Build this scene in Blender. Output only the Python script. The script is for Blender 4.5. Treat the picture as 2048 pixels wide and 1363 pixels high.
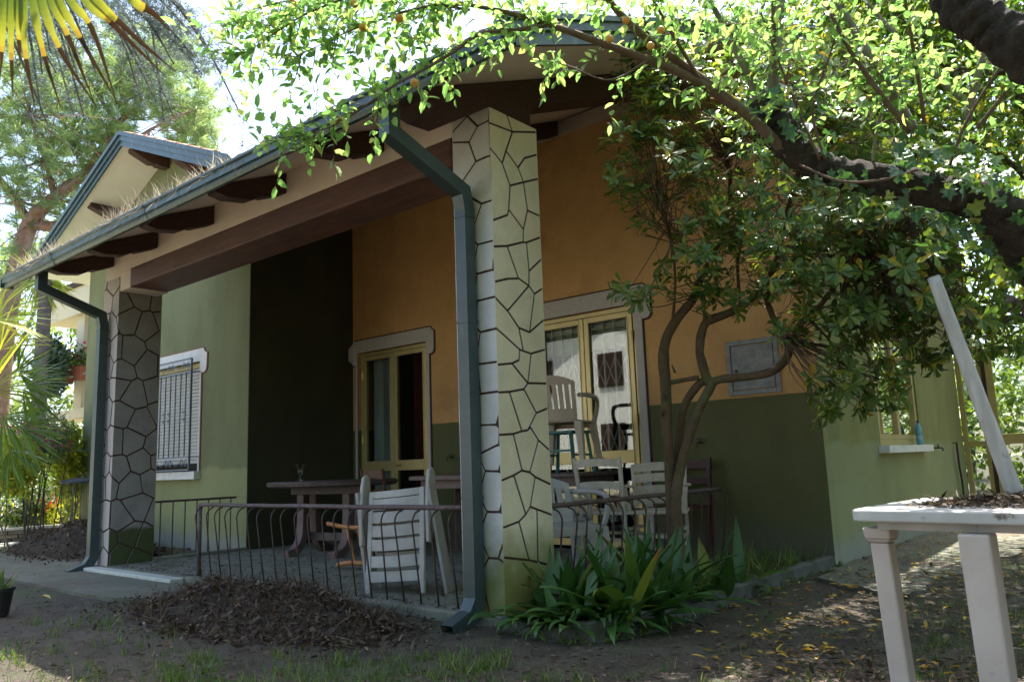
import bpy, math, random
import numpy as np
from mathutils import Vector, Matrix
random.seed(7); rng = np.random.default_rng(11)
S = bpy.context.scene
COL = S.collection
for o in list(bpy.data.objects): bpy.data.objects.remove(o)

# ------------------------------------------------------------------ camera
FPX, EYE = 1569.7, 0.92
YAW, PITCH, ROLL = -0.69764, 0.155042, -0.0356133
_f = np.array([math.sin(YAW)*math.cos(PITCH), math.cos(YAW)*math.cos(PITCH), math.sin(PITCH)])
_r = np.cross(_f, [0, 0, 1]); _r /= np.linalg.norm(_r); _u = np.cross(_r, _f)
_c, _s = math.cos(ROLL), math.sin(ROLL)
RIGHT, UP, FWD = _c*_r + _s*_u, -_s*_r + _c*_u, _f
EYEP = np.array([0, 0, EYE])
cam_data = bpy.data.cameras.new('camera'); cam = bpy.data.objects.new('camera', cam_data); COL.objects.link(cam)
cam_data.sensor_width = 36.0; cam_data.lens = 36.0*FPX/2048.0; cam_data.clip_start = 0.05; cam_data.clip_end = 500
m3 = Matrix(((RIGHT[0], UP[0], -FWD[0]), (RIGHT[1], UP[1], -FWD[1]), (RIGHT[2], UP[2], -FWD[2])))
cam.matrix_world = Matrix.Translation(EYEP) @ m3.to_4x4()
cam_data.dof.use_dof = True; cam_data.dof.focus_distance = 5.0; cam_data.dof.aperture_fstop = 5.0
S.camera = cam

# ------------------------------------------------------------------ world and sun
SUN = Vector((-0.10, 0.37, 1.0)).normalized()
world = bpy.data.worlds.new('World'); S.world = world; world.use_nodes = True
wn = world.node_tree; wn.nodes.clear()
sky = wn.nodes.new('ShaderNodeTexSky'); sky.sky_type = 'NISHITA'; sky.sun_disc = False
sky.sun_elevation = math.asin(SUN.z); sky.sun_rotation = math.atan2(SUN.x, SUN.y)
sky.dust_density = 2.5; sky.air_density = 1.0
bg = wn.nodes.new('ShaderNodeBackground'); bg.inputs['Strength'].default_value = 0.15
wo = wn.nodes.new('ShaderNodeOutputWorld')
wn.links.new(sky.outputs[0], bg.inputs[0]); wn.links.new(bg.outputs[0], wo.inputs[0])
sl = bpy.data.lights.new('sun', 'SUN'); sl.energy = 5.0; sl.angle = math.radians(0.5); sl.color = (1.0, 0.95, 0.86)
so = bpy.data.objects.new('sun', sl); COL.objects.link(so)
so.rotation_euler = SUN.to_track_quat('Z', 'Y').to_euler(); so.location = (0, 0, 20)
S.view_settings.view_transform = 'Standard'; S.view_settings.look = 'None'
S.view_settings.gamma = 1.0; S.view_settings.use_curve_mapping = False
S.view_settings.exposure = 1.9
try:
    S.cycles.max_bounces = 7; S.cycles.transparent_max_bounces = 12; S.cycles.caustics_reflective = False
    S.cycles.caustics_refractive = False; S.cycles.sample_clamp_indirect = 6
except Exception: pass

# ------------------------------------------------------------------ projecting helpers (photo pixel -> place)
def ray(x, y): return RIGHT*((x-1024)/FPX) - UP*((y-681.5)/FPX) + FWD
def at(x, y, d): return EYEP + ray(x, y)*d
def hit(x, y, ax, v):
    r = ray(x, y); return EYEP + r*((v-EYEP[ax])/r[ax])

# ------------------------------------------------------------------ materials
MATS = {}
def _new(name):
    m = bpy.data.materials.new(name); m.use_nodes = True; m.node_tree.nodes.clear(); MATS[name] = m
    return m, m.node_tree.nodes, m.node_tree.links
def N(nt, t, **k):
    n = nt.new(t)
    for a, b in k.items(): setattr(n, a, b)
    return n
def rgba(c): return (c[0], c[1], c[2], 1)
def noise(nt, lk, vec, scale, detail=5, rough=0.6, dist=0.0):
    n = N(nt, 'ShaderNodeTexNoise'); n.inputs['Scale'].default_value = scale; n.inputs['Detail'].default_value = detail
    n.inputs['Roughness'].default_value = rough; n.inputs['Distortion'].default_value = dist
    lk.new(vec, n.inputs['Vector']); return n.outputs['Fac']
def ramp(nt, lk, fac, stops):
    r = N(nt, 'ShaderNodeValToRGB'); e = r.color_ramp.elements
    while len(e) < len(stops): e.new(0.5)
    for i, (p, c) in enumerate(stops): e[i].position = p; e[i].color = rgba(c)
    lk.new(fac, r.inputs[0]); return r.outputs[0]
def mix(nt, lk, fac, a, b, mode='MIX'):
    m = N(nt, 'ShaderNodeMix', data_type='RGBA', blend_type=mode)
    for sock, v in ((m.inputs[0], fac), (m.inputs[6], a), (m.inputs[7], b)):
        if hasattr(v, 'is_linked'): lk.new(v, sock)
        elif isinstance(v, tuple): sock.default_value = rgba(v)
        else: sock.default_value = v
    return m.outputs[2]
def math_(nt, lk, op, a, b=None, clamp=False):
    m = N(nt, 'ShaderNodeMath', operation=op, use_clamp=clamp)
    for sock, v in ((m.inputs[0], a), (m.inputs[1], b)):
        if v is None: continue
        if hasattr(v, 'is_linked'): lk.new(v, sock)
        else: sock.default_value = v
    return m.outputs[0]
def smooth(nt, lk, v, lo, hi):
    m = N(nt, 'ShaderNodeMapRange', interpolation_type='SMOOTHSTEP'); lk.new(v, m.inputs[0])
    m.inputs[1].default_value = lo; m.inputs[2].default_value = hi; return m.outputs[0]
def mk(name, c1, c2=None, scale=6, rough=0.7, bump=0.0, bscale=60, metallic=0.0, spec=0.4, stretch=None, bdist=0.01, grime=None, gscale=3, gpos=(0.55, 0.75), gstretch=None, streak=None, extra=None):
    """grainy procedural surface: two colours mixed by noise, optional grime colour, bump"""
    m, nt, lk = _new(name)
    geo = N(nt, 'ShaderNodeNewGeometry'); vec = geo.outputs['Position']
    if stretch:
        mp = N(nt, 'ShaderNodeMapping'); mp.inputs['Scale'].default_value = stretch; lk.new(vec, mp.inputs[0]); vec2 = mp.outputs[0]
    else: vec2 = vec
    c2 = c2 or tuple(v*0.8 for v in c1)
    f = noise(nt, lk, vec2, scale)
    f = smooth(nt, lk, f, 0.32, 0.68)
    col = mix(nt, lk, f, c1, c2)
    if grime:
        gv = vec
        if gstretch:
            gm_ = N(nt, 'ShaderNodeMapping'); gm_.inputs['Scale'].default_value = gstretch; lk.new(vec, gm_.inputs[0]); gv = gm_.outputs[0]
        g = noise(nt, lk, gv, gscale, 7, 0.7); g = smooth(nt, lk, g, *gpos); col = mix(nt, lk, g, col, grime)
    if extra: col = extra(nt, lk, geo, col)
    if streak:   # rain streaks and trowel marks: slight darker runs down the wall, fine mottling, hairline cracks
        sm_ = N(nt, 'ShaderNodeMapping'); sm_.inputs['Scale'].default_value = (1.6, 1.6, .28); lk.new(vec, sm_.inputs[0])
        s1 = smooth(nt, lk, noise(nt, lk, sm_.outputs[0], 1.6, 6, .65), .50, .72); col = mix(nt, lk, math_(nt, lk, 'MULTIPLY', s1, streak), col, mix(nt, lk, 1.0, col, (.55, .53, .50), 'MULTIPLY'))
        s2 = smooth(nt, lk, noise(nt, lk, vec, 55, 4, .7), .40, .62); col = mix(nt, lk, math_(nt, lk, 'MULTIPLY', s2, .22), col, mix(nt, lk, 1.0, col, (.72, .70, .66), 'MULTIPLY'))
        s3 = smooth(nt, lk, noise(nt, lk, vec, .9, 6, .7), .42, .66); col = mix(nt, lk, math_(nt, lk, 'MULTIPLY', s3, .35), col, mix(nt, lk, 1.0, col, (1.22, 1.20, 1.15), 'MULTIPLY'))
    p = N(nt, 'ShaderNodeBsdfPrincipled'); lk.new(col, p.inputs['Base Color'])
    p.inputs['Roughness'].default_value = rough; p.inputs['Metallic'].default_value = metallic
    p.inputs['Specular IOR Level'].default_value = spec
    if bump:
        b = N(nt, 'ShaderNodeBump'); b.inputs['Strength'].default_value = bump; b.inputs['Distance'].default_value = bdist
        lk.new(noise(nt, lk, vec2, bscale, 6, 0.65), b.inputs['Height']); lk.new(b.outputs[0], p.inputs['Normal'])
    o = N(nt, 'ShaderNodeOutputMaterial'); lk.new(p.outputs[0], o.inputs[0])
    return m
def leafmat(name, stops, trans=0.45, rough=0.4, tcol=(1.25, 1.2, 0.5), spec=0.5):
    """leaf: colour picked per leaf by the attribute 'tint'; lets light through"""
    m, nt, lk = _new(name)
    a = N(nt, 'ShaderNodeAttribute', attribute_name='tint'); col = ramp(nt, lk, a.outputs['Fac'], stops)
    p = N(nt, 'ShaderNodeBsdfPrincipled'); lk.new(col, p.inputs['Base Color']); p.inputs['Roughness'].default_value = rough
    p.inputs['Specular IOR Level'].default_value = spec
    t = N(nt, 'ShaderNodeBsdfTranslucent'); tc = mix(nt, lk, 1.0, col, tcol, 'MULTIPLY'); lk.new(tc, t.inputs[0])
    mx = N(nt, 'ShaderNodeMixShader'); mx.inputs[0].default_value = trans
    lk.new(p.outputs[0], mx.inputs[1]); lk.new(t.outputs[0], mx.inputs[2])
    o = N(nt, 'ShaderNodeOutputMaterial'); lk.new(mx.outputs[0], o.inputs[0]); return m
def glassmat(name, tint=(0.9, 0.95, 0.9), ior=1.5, rough=0.01, facscale=1.0):
    m, nt, lk = _new(name)
    gm = N(nt, 'ShaderNodeNewGeometry'); fr = N(nt, 'ShaderNodeFresnel'); mr = N(nt, 'ShaderNodeMapRange'); lk.new(gm.outputs['Backfacing'], mr.inputs[0])
    mr.inputs[3].default_value = ior; mr.inputs[4].default_value = 1/ior; lk.new(mr.outputs[0], fr.inputs[0])   # same reflection from both sides of the pane
    g = N(nt, 'ShaderNodeBsdfGlossy'); g.inputs['Roughness'].default_value = rough; g.inputs[0].default_value = (1, 1, 1, 1)
    t = N(nt, 'ShaderNodeBsdfTransparent'); t.inputs[0].default_value = rgba(tint)
    mx = N(nt, 'ShaderNodeMixShader'); f = math_(nt, lk, 'MULTIPLY', fr.outputs[0], facscale, True)
    lk.new(f, mx.inputs[0]); lk.new(t.outputs[0], mx.inputs[1]); lk.new(g.outputs[0], mx.inputs[2])
    o = N(nt, 'ShaderNodeOutputMaterial'); lk.new(mx.outputs[0], o.inputs[0]); return m

def zsplit(nt, lk, geo, z0, width, wob, wscale):
    sep = N(nt, 'ShaderNodeSeparateXYZ'); lk.new(geo.outputs['Position'], sep.inputs[0])
    n = noise(nt, lk, geo.outputs['Position'], wscale, 4)
    zz = math_(nt, lk, 'ADD', sep.outputs[2], math_(nt, lk, 'MULTIPLY', math_(nt, lk, 'SUBTRACT', n, 0.5), wob))
    return smooth(nt, lk, zz, z0-width, z0+width)
def x_orange(nt, lk, geo, col):
    up = zsplit(nt, lk, geo, 1.425, 0.004, 0.012, 9)
    dad = mix(nt, lk, noise(nt, lk, geo.outputs['Position'], 2.2), (0.125, 0.125, 0.05), (0.085, 0.088, 0.036))
    low = zsplit(nt, lk, geo, 0.30, 0.18, 0.35, 3)
    dad = mix(nt, lk, low, (0.11, 0.11, 0.075), dad)
    col = mix(nt, lk, up, dad, col)
    top = zsplit(nt, lk, geo, 4.43, 0.004, 0.01, 9)
    return mix(nt, lk, top, col, (0.52, 0.42, 0.37))
def x_wing(nt, lk, geo, col):
    f = zsplit(nt, lk, geo, 1.0, 0.03, 0.28, 2.3)
    lo = mix(nt, lk, noise(nt, lk, geo.outputs['Position'], 3.0), (0.28, 0.30, 0.155), (0.235, 0.25, 0.11))
    col = mix(nt, lk, f, lo, col)
    g = zsplit(nt, lk, geo, 0.20, 0.10, 0.3, 6)
    return mix(nt, lk, g, (0.28, 0.29, 0.24), col)
def x_pillar(nt, lk, geo, col):
    f = zsplit(nt, lk, geo, 0.42, 0.2, 0.45, 3.5)
    moss = mix(nt, lk, noise(nt, lk, geo.outputs['Position'], 9), (0.10, 0.13, 0.035), (0.2, 0.21, 0.1))
    col = mix(nt, lk, f, moss, col)
    sep = N(nt, 'ShaderNodeSeparateXYZ'); lk.new(geo.outputs['Position'], sep.inputs[0])
    # side face tinted yellower: light bounced off the lawn is put into its colour
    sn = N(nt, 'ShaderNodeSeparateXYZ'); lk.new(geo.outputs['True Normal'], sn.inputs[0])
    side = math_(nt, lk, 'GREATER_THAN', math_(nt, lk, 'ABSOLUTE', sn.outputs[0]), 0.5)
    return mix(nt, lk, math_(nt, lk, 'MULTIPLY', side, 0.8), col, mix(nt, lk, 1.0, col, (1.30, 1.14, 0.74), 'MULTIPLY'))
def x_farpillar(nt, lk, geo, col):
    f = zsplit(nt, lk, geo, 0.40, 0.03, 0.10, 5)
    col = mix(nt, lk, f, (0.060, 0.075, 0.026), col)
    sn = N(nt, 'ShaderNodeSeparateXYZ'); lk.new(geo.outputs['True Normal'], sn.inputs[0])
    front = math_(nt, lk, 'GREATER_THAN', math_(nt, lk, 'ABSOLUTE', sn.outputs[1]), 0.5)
    # narrow front face paler and pinkish: the light it catches is painted in
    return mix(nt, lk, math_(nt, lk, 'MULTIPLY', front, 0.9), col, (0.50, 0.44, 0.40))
mk('orange_plaster', (0.56, 0.325, 0.135), (0.50, 0.285, 0.115), 3, 0.9, 0.9, 110, streak=.22, grime=(0.34, 0.18, 0.07), gscale=1.3, gpos=(.5, .8), extra=x_orange)
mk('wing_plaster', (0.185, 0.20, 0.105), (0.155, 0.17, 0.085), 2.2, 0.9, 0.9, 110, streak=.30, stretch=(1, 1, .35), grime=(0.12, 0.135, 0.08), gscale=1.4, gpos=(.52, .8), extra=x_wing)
mk('green_plaster', (0.26, 0.255, 0.092), (0.21, 0.21, 0.072), 2.2, 0.9, 0.9, 110, streak=.30, stretch=(1, 1, .35), grime=(0.13, 0.15, 0.075), gscale=1.4, gpos=(.52, .8), extra=x_wing)
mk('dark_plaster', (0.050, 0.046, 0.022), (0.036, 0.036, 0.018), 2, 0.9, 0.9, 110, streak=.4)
mk('cream_plaster', (0.76, 0.66, 0.60), (0.68, 0.58, 0.53), 2.5, 0.85, 0.25, 40, grime=(0.33, 0.29, 0.25), gscale=5, gpos=(.62, .78))
mk('white_soffit', (0.87, 0.87, 0.84), (0.83, 0.82, 0.79), 2.5, 0.85, 0.15, 40, grime=(0.5, 0.47, 0.38), gscale=4, gpos=(.62, .8))
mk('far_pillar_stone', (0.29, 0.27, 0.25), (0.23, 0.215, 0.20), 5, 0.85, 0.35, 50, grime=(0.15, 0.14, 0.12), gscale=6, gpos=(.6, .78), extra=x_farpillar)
mk('pillar_stone', (0.56, 0.55, 0.56), (0.49, 0.485, 0.49), 5, 0.85, 0.35, 50, grime=(0.33, 0.33, 0.30), gscale=6, gpos=(.6, .78), extra=x_pillar)
mk('joint_brown', (0.075, 0.038, 0.026), (0.045, 0.026, 0.018), 20, 0.9, 0.3, 80)
mk('brown_wood', (0.085, 0.034, 0.024), (0.035, 0.016, 0.012), 9, 0.6, 0.9, 40, stretch=(1, 3, 8), grime=(0.17, 0.13, 0.11), gscale=7, gpos=(.68, .8))
mk('brown_beam', (0.15, 0.064, 0.050), (0.075, 0.034, 0.028), 7, 0.5, 0.9, 40, stretch=(.5, 2, 6), grime=(0.22, 0.17, 0.15), gscale=9, gpos=(.68, .85))
mk('green_metal', (0.014, 0.040, 0.038), (0.020, 0.052, 0.047), 8, 0.38, 0.12, 50, spec=0.6, grime=(0.095, 0.125, 0.105), gscale=9, gpos=(.50, .72), gstretch=(3, 1, .35))
mk('pipe_green', (0.030, 0.048, 0.050), (0.040, 0.060, 0.062), 8, 0.42, 0.12, 50, spec=0.5, grime=(0.10, 0.12, 0.11), gscale=9, gpos=(.55, .8), gstretch=(3, 3, .5))
mk('gold_aluminium', (0.50, 0.40, 0.17), (0.44, 0.35, 0.15), 5, 0.38, 0.05, 40, metallic=0.35, spec=0.6)
mk('trim_white', (0.46, 0.42, 0.39), (0.40, 0.37, 0.34), 25, 0.85, 0.3, 90, grime=(0.36, 0.33, 0.30), gscale=12, gpos=(.6, .8))
mk('sill_stone', (0.70, 0.69, 0.68), (0.60, 0.59, 0.58), 10, 0.6, 0.1, 60)
mk('trim_brown', (0.060, 0.018, 0.018), None, 9, 0.8)
mk('trim_red', (0.28, 0.09, 0.07), None, 9, 0.8)
mk('iron', (0.055, 0.040, 0.038), (0.095, 0.062, 0.052), 30, 0.6, 0.6, 60, metallic=0.3)
mk('rail_purple', (0.085, 0.055, 0.055), (0.14, 0.10, 0.095), 35, 0.65, 0.9, 60, grime=(0.2, 0.18, 0.16), gscale=20, gpos=(.55, .7))
mk('grille_blue', (0.16, 0.20, 0.26), (0.12, 0.15, 0.20), 20, 0.45, 0.1, 60, metallic=0.3)
mk('shutter_slat', (0.56, 0.53, 0.47), (0.50, 0.47, 0.42), 10, 0.6)
mk('grey_metal', (0.14, 0.145, 0.15), (0.22, 0.225, 0.23), 14, 0.55, 0.2, 60, grime=(0.3, 0.3, 0.3), gscale=25, gpos=(.5, .75))
mk('dark_concrete', (0.105, 0.11, 0.10), (0.07, 0.075, 0.065), 5, 0.9, 0.6, 30, grime=(0.045, 0.05, 0.03), gscale=4, gpos=(.45, .65))
mk('concrete', (0.20, 0.20, 0.16), (0.14, 0.14, 0.11), 4, 0.9, 0.5, 30, grime=(0.12, 0.13, 0.09), gscale=3.5, gpos=(.45, .7))
mk('concrete_white', (0.52, 0.53, 0.47), (0.42, 0.43, 0.38), 6, 0.9, 0.5, 30, grime=(0.25, 0.26, 0.2), gscale=8, gpos=(.55, .75))
mk('terracotta', (0.36, 0.16, 0.09), (0.42, 0.30, 0.22), 14, 0.9, 0.4, 40)
mk('white_plastic', (0.40, 0.38, 0.36), (0.34, 0.32, 0.30), 8, 0.5, 0.05, 30, grime=(0.36, 0.35, 0.28), gscale=9, gpos=(.56, .75))
mk('beige_plastic', (0.44, 0.36, 0.28), (0.38, 0.31, 0.24), 8, 0.55, 0.05, 30)
mk('teal_paint', (0.035, 0.12, 0.11), (0.05, 0.16, 0.14), 12, 0.5)
mk('old_white_paint', (0.40, 0.35, 0.27), (0.47, 0.43, 0.36), 20, 0.7, 0.3, 40, grime=(0.22, 0.14, 0.08), gscale=22, gpos=(.62, .7))
mk('dark_table', (0.050, 0.030, 0.028), (0.085, 0.055, 0.05), 8, 0.5, 0.2, 30, grime=(0.16, 0.13, 0.12), gscale=7)
mk('mauve_table', (0.17, 0.11, 0.10), (0.12, 0.08, 0.075), 8, 0.6, 0.3, 30)
mk('warm_wood', (0.42, 0.18, 0.055), (0.33, 0.13, 0.04), 12, 0.5, 0.1, 30)
mk('brown_chair', (0.12, 0.045, 0.02), (0.09, 0.035, 0.018), 12, 0.5, 0.1, 30)
mk('red_paint', (0.055, 0.012, 0.011), None, 12, 0.5)
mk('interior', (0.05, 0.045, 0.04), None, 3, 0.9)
mk('curtain_red', (0.16, 0.018, 0.016), (0.10, 0.012, 0.012), 5, 0.9)
mk('curtain_grey', (0.62, 0.64, 0.66), (0.35, 0.37, 0.4), 5, 0.9, stretch=(8, 8, .3))
mk('steel_gate', (0.62, 0.62, 0.63), (0.5, 0.5, 0.52), 12, 0.5)
mk('bark_dark', (0.024, 0.017, 0.013), (0.050, 0.040, 0.032), 18, 0.95, 1.0, 30, bdist=.04, grime=(0.12, 0.135, 0.09), gscale=7, gpos=(.58, .74))
mk('bark_pitt', (0.080, 0.052, 0.032), (0.125, 0.082, 0.052), 14, 0.9, 0.8, 50, grime=(0.10, 0.12, 0.045), gscale=5, gpos=(.48, .7))
mk('bark_twig', (0.105, 0.065, 0.045), (0.14, 0.10, 0.075), 14, 0.9, 0.5, 50)
mk('bark_shoot', (0.22, 0.20, 0.165), (0.14, 0.125, 0.10), 12, 0.85, 0.5, 50)
mk('bark_pine', (0.25, 0.155, 0.115), (0.16, 0.105, 0.085), 8, 0.95, 1.0, 18, grime=(0.3, 0.24, 0.2), gscale=3, gpos=(.5, .7))
mk('bark_grey', (0.10, 0.09, 0.085), (0.06, 0.055, 0.055), 8, 0.95, 1.0, 18)
mk('cream_wall', (0.66, 0.58, 0.42), (0.62, 0.55, 0.4), 2, 0.85, 0.1, 20)
mk('brick', (0.30, 0.15, 0.10), (0.22, 0.11, 0.08), 14, 0.9, 0.4, 40)
mk('dark_brown', (0.05, 0.03, 0.025), None, 5, 0.7)
mk('pot_clay', (0.38, 0.13, 0.07), None, 5, 0.8)
mk('pot_black', (0.02, 0.02, 0.02), None, 5, 0.5)
mk('wire', (0.10, 0.105, 0.11), None, 5, 0.45, metallic=0.6)
mk('bin_lid', (0.055, 0.065, 0.08), (0.085, 0.095, 0.11), 9, 0.5)
mk('stone_wall', (0.20, 0.16, 0.12), (0.13, 0.105, 0.08), 7, 0.9, 0.8, 20)
mk('wall_cap', (0.5, 0.49, 0.45), None, 8, 0.9, 0.4, 30)
mk('pole_grey', (0.38, 0.37, 0.36), (0.28, 0.27, 0.26), 9, 0.5, 0.1, 40, stretch=(3, 3, .6), grime=(0.12, 0.10, 0.09), gscale=16, gpos=(.6, .72), spec=0.5)
mk('table_white', (0.50, 0.48, 0.48), (0.42, 0.40, 0.395), 8, 0.5, 0.1, 30, grime=(0.12, 0.10, 0.09), gscale=9, gpos=(.58, .68))
mk('table_leg', (0.54, 0.46, 0.43), (0.47, 0.39, 0.36), 5, 0.5, 0.05, 30, grime=(0.36, 0.27, 0.22), gscale=12, gpos=(.62, .75))
mk('brass', (0.55, 0.38, 0.12), None, 5, 0.3, metallic=0.9)
mk('bottle_blue', (0.08, 0.30, 0.42), (0.12, 0.38, 0.48), 20, 0.15, spec=0.8)
mk('bottle_label', (0.05, 0.22, 0.45), (0.45, 0.6, 0.65), 60, 0.4)
mk('cap_blue', (0.01, 0.06, 0.32), None, 5, 0.4)
mk('plum_yellow', (0.62, 0.33, 0.06), (0.58, 0.22, 0.06), 30, 0.35)
mk('plum_red', (0.45, 0.03, 0.02), (0.5, 0.10, 0.03), 30, 0.35)
mk('soil_bed', (0.035, 0.028, 0.02), (0.05, 0.04, 0.028), 12, 0.95, 1.0, 40)
mk('rope', (0.05, 0.02, 0.018), None, 5, 0.9)
glassmat('door_glass', (0.80, 0.84, 0.80), 1.6, facscale=1.25)
glassmat('window_glass', (0.45, 0.5, 0.42), 2.6, facscale=2.2)
G = lambda *c: c
leafmat('leaf_plum', [(0, (.10, .20, .035)), (.5, (.17, .30, .055)), (.85, (.24, .36, .07)), (1, (.42, .40, .08))], 0.58, 0.42, (1.55, 1.6, 2.0))
leafmat('leaf_pitt', [(0, (.06, .12, .035)), (.5, (.10, .18, .045)), (.88, (.18, .25, .05)), (.95, (.34, .27, .03)), (1, (.45, .30, .03))], 0.36, 0.30, (1.7, 1.6, .7), 0.6)
leafmat('leaf_laurel', [(0, (.05, .11, .03)), (.5, (.09, .17, .04)), (.9, (.20, .27, .05)), (1, (.46, .34, .05))], 0.42, 0.35, (1.7, 1.6, .5))
leafmat('leaf_ivy', [(0, (.03, .09, .045)), (.6, (.06, .14, .055)), (.85, (.16, .26, .05)), (1, (.30, .36, .06))], 0.35, 0.3, (1.5, 1.4, .5), 0.8)
leafmat('leaf_far', [(0, (.06, .11, .03)), (.5, (.11, .18, .045)), (1, (.24, .32, .07))], 0.5, 0.5, (1.5, 1.4, .6))
leafmat('leaf_yellowgreen', [(0, (.14, .22, .03)), (.6, (.28, .34, .05)), (1, (.5, .48, .08))], 0.5, 0.5, (1.4, 1.3, .5))
leafmat('leaf_dark', [(0, (.02, .05, .03)), (1, (.045, .09, .045))], 0.25, 0.5)
leafmat('leaf_oleander', [(0, (.08, .16, .08)), (1, (.16, .25, .13))], 0.3, 0.5)
leafmat('needle_pine', [(0, (.11, .18, .08)), (.6, (.20, .30, .13)), (1, (.32, .42, .18))], 0.5, 0.5, (1.6, 1.5, 1.1))
leafmat('needle_cedar', [(0, (.05, .08, .075)), (1, (.12, .17, .16))], 0.3, 0.6, (1.1, 1.2, 1.1))
leafmat('leaf_palm', [(0, (.07, .15, .03)), (1, (.17, .27, .05))], 0.4, 0.4, (1.5, 1.4, .5))
leafmat('leaf_aspidistra', [(0, (.030, .085, .020)), (.6, (.058, .135, .030)), (.85, (.14, .20, .035)), (.93, (.24, .24, .04)), (1, (.26, .12, .05))], 0.22, 0.4, (1.5, 1.4, .5), 0.5)
leafmat('leaf_dead', [(0, (.032, .019, .013)), (.6, (.075, .045, .029)), (.93, (.13, .085, .055)), (1, (.26, .19, .14))], 0.15, 0.7)
leafmat('leaf_fallen', [(0, (.10, .055, .025)), (.45, (.22, .12, .03)), (.7, (.42, .25, .03)), (1, (.55, .36, .05))], 0.2, 0.5)
leafmat('grass', [(0, (.06, .12, .025)), (.7, (.11, .19, .035)), (1, (.28, .30, .10))], 0.4, 0.5)
leafmat('dry_grass', [(0, (.30, .25, .18)), (1, (.55, .48, .38))], 0.35, 0.7, (1.1, 1.1, 1))
leafmat('petal_pink', [(0, (.5, .03, .16)), (1, (.75, .16, .36))], 0.4, 0.5, (1.2, .8, 1))
leafmat('petal_red', [(0, (.5, .02, .02)), (1, (.7, .08, .05))], 0.4, 0.5, (1.2, .8, .8))
leafmat('petal_white', [(0, (.6, .6, .55)), (1, (.85, .85, .8))], 0.4, 0.5, (1, 1, 1))

# palm frond: yellow-green near the hub, burnt brown at the tips (attribute 'tint' runs along the leaflet)
leafmat('frond_old', [(0, (.10, .17, .03)), (.25, (.13, .20, .035)), (.46, (.30, .30, .06)), (.51, (.30, .20, .05)), (.55, (.028, .014, .010)), (1, (.020, .013, .012))], 0.36, 0.5, (1.4, 1.35, .6))

# ------------------------------------------------------------------ building meshes
def tag(o, label=None, cat=None, group=None, kind=None):
    if label: o['label'] = label
    if cat: o['category'] = cat
    if group: o['group'] = group
    if kind: o['kind'] = kind
    return o
def thing(name, label, cat, loc=(0, 0, 0), group=None):
    o = bpy.data.objects.new(name, None); COL.objects.link(o); o.location = loc; o.empty_display_size = 0.1
    return tag(o, label, cat, group)
def origin_of(p):
    v = Vector((0, 0, 0))
    while p is not None: v = v + p.location; p = p.parent
    return v
def link(name, me, parent=None, loc=(0, 0, 0), rot=None):
    o = bpy.data.objects.new(name, me); COL.objects.link(o)
    if parent is not None: o.parent = parent
    o.location = loc
    if rot is not None: o.rotation_euler = rot
    return o
def copy_tree(o, parent=None):
    c = o.copy(); COL.objects.link(c)
    if parent is not None: c.parent = parent; c.matrix_parent_inverse = Matrix.Identity(4)
    for ch in list(o.children): copy_tree(ch, c)
    return c
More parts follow.
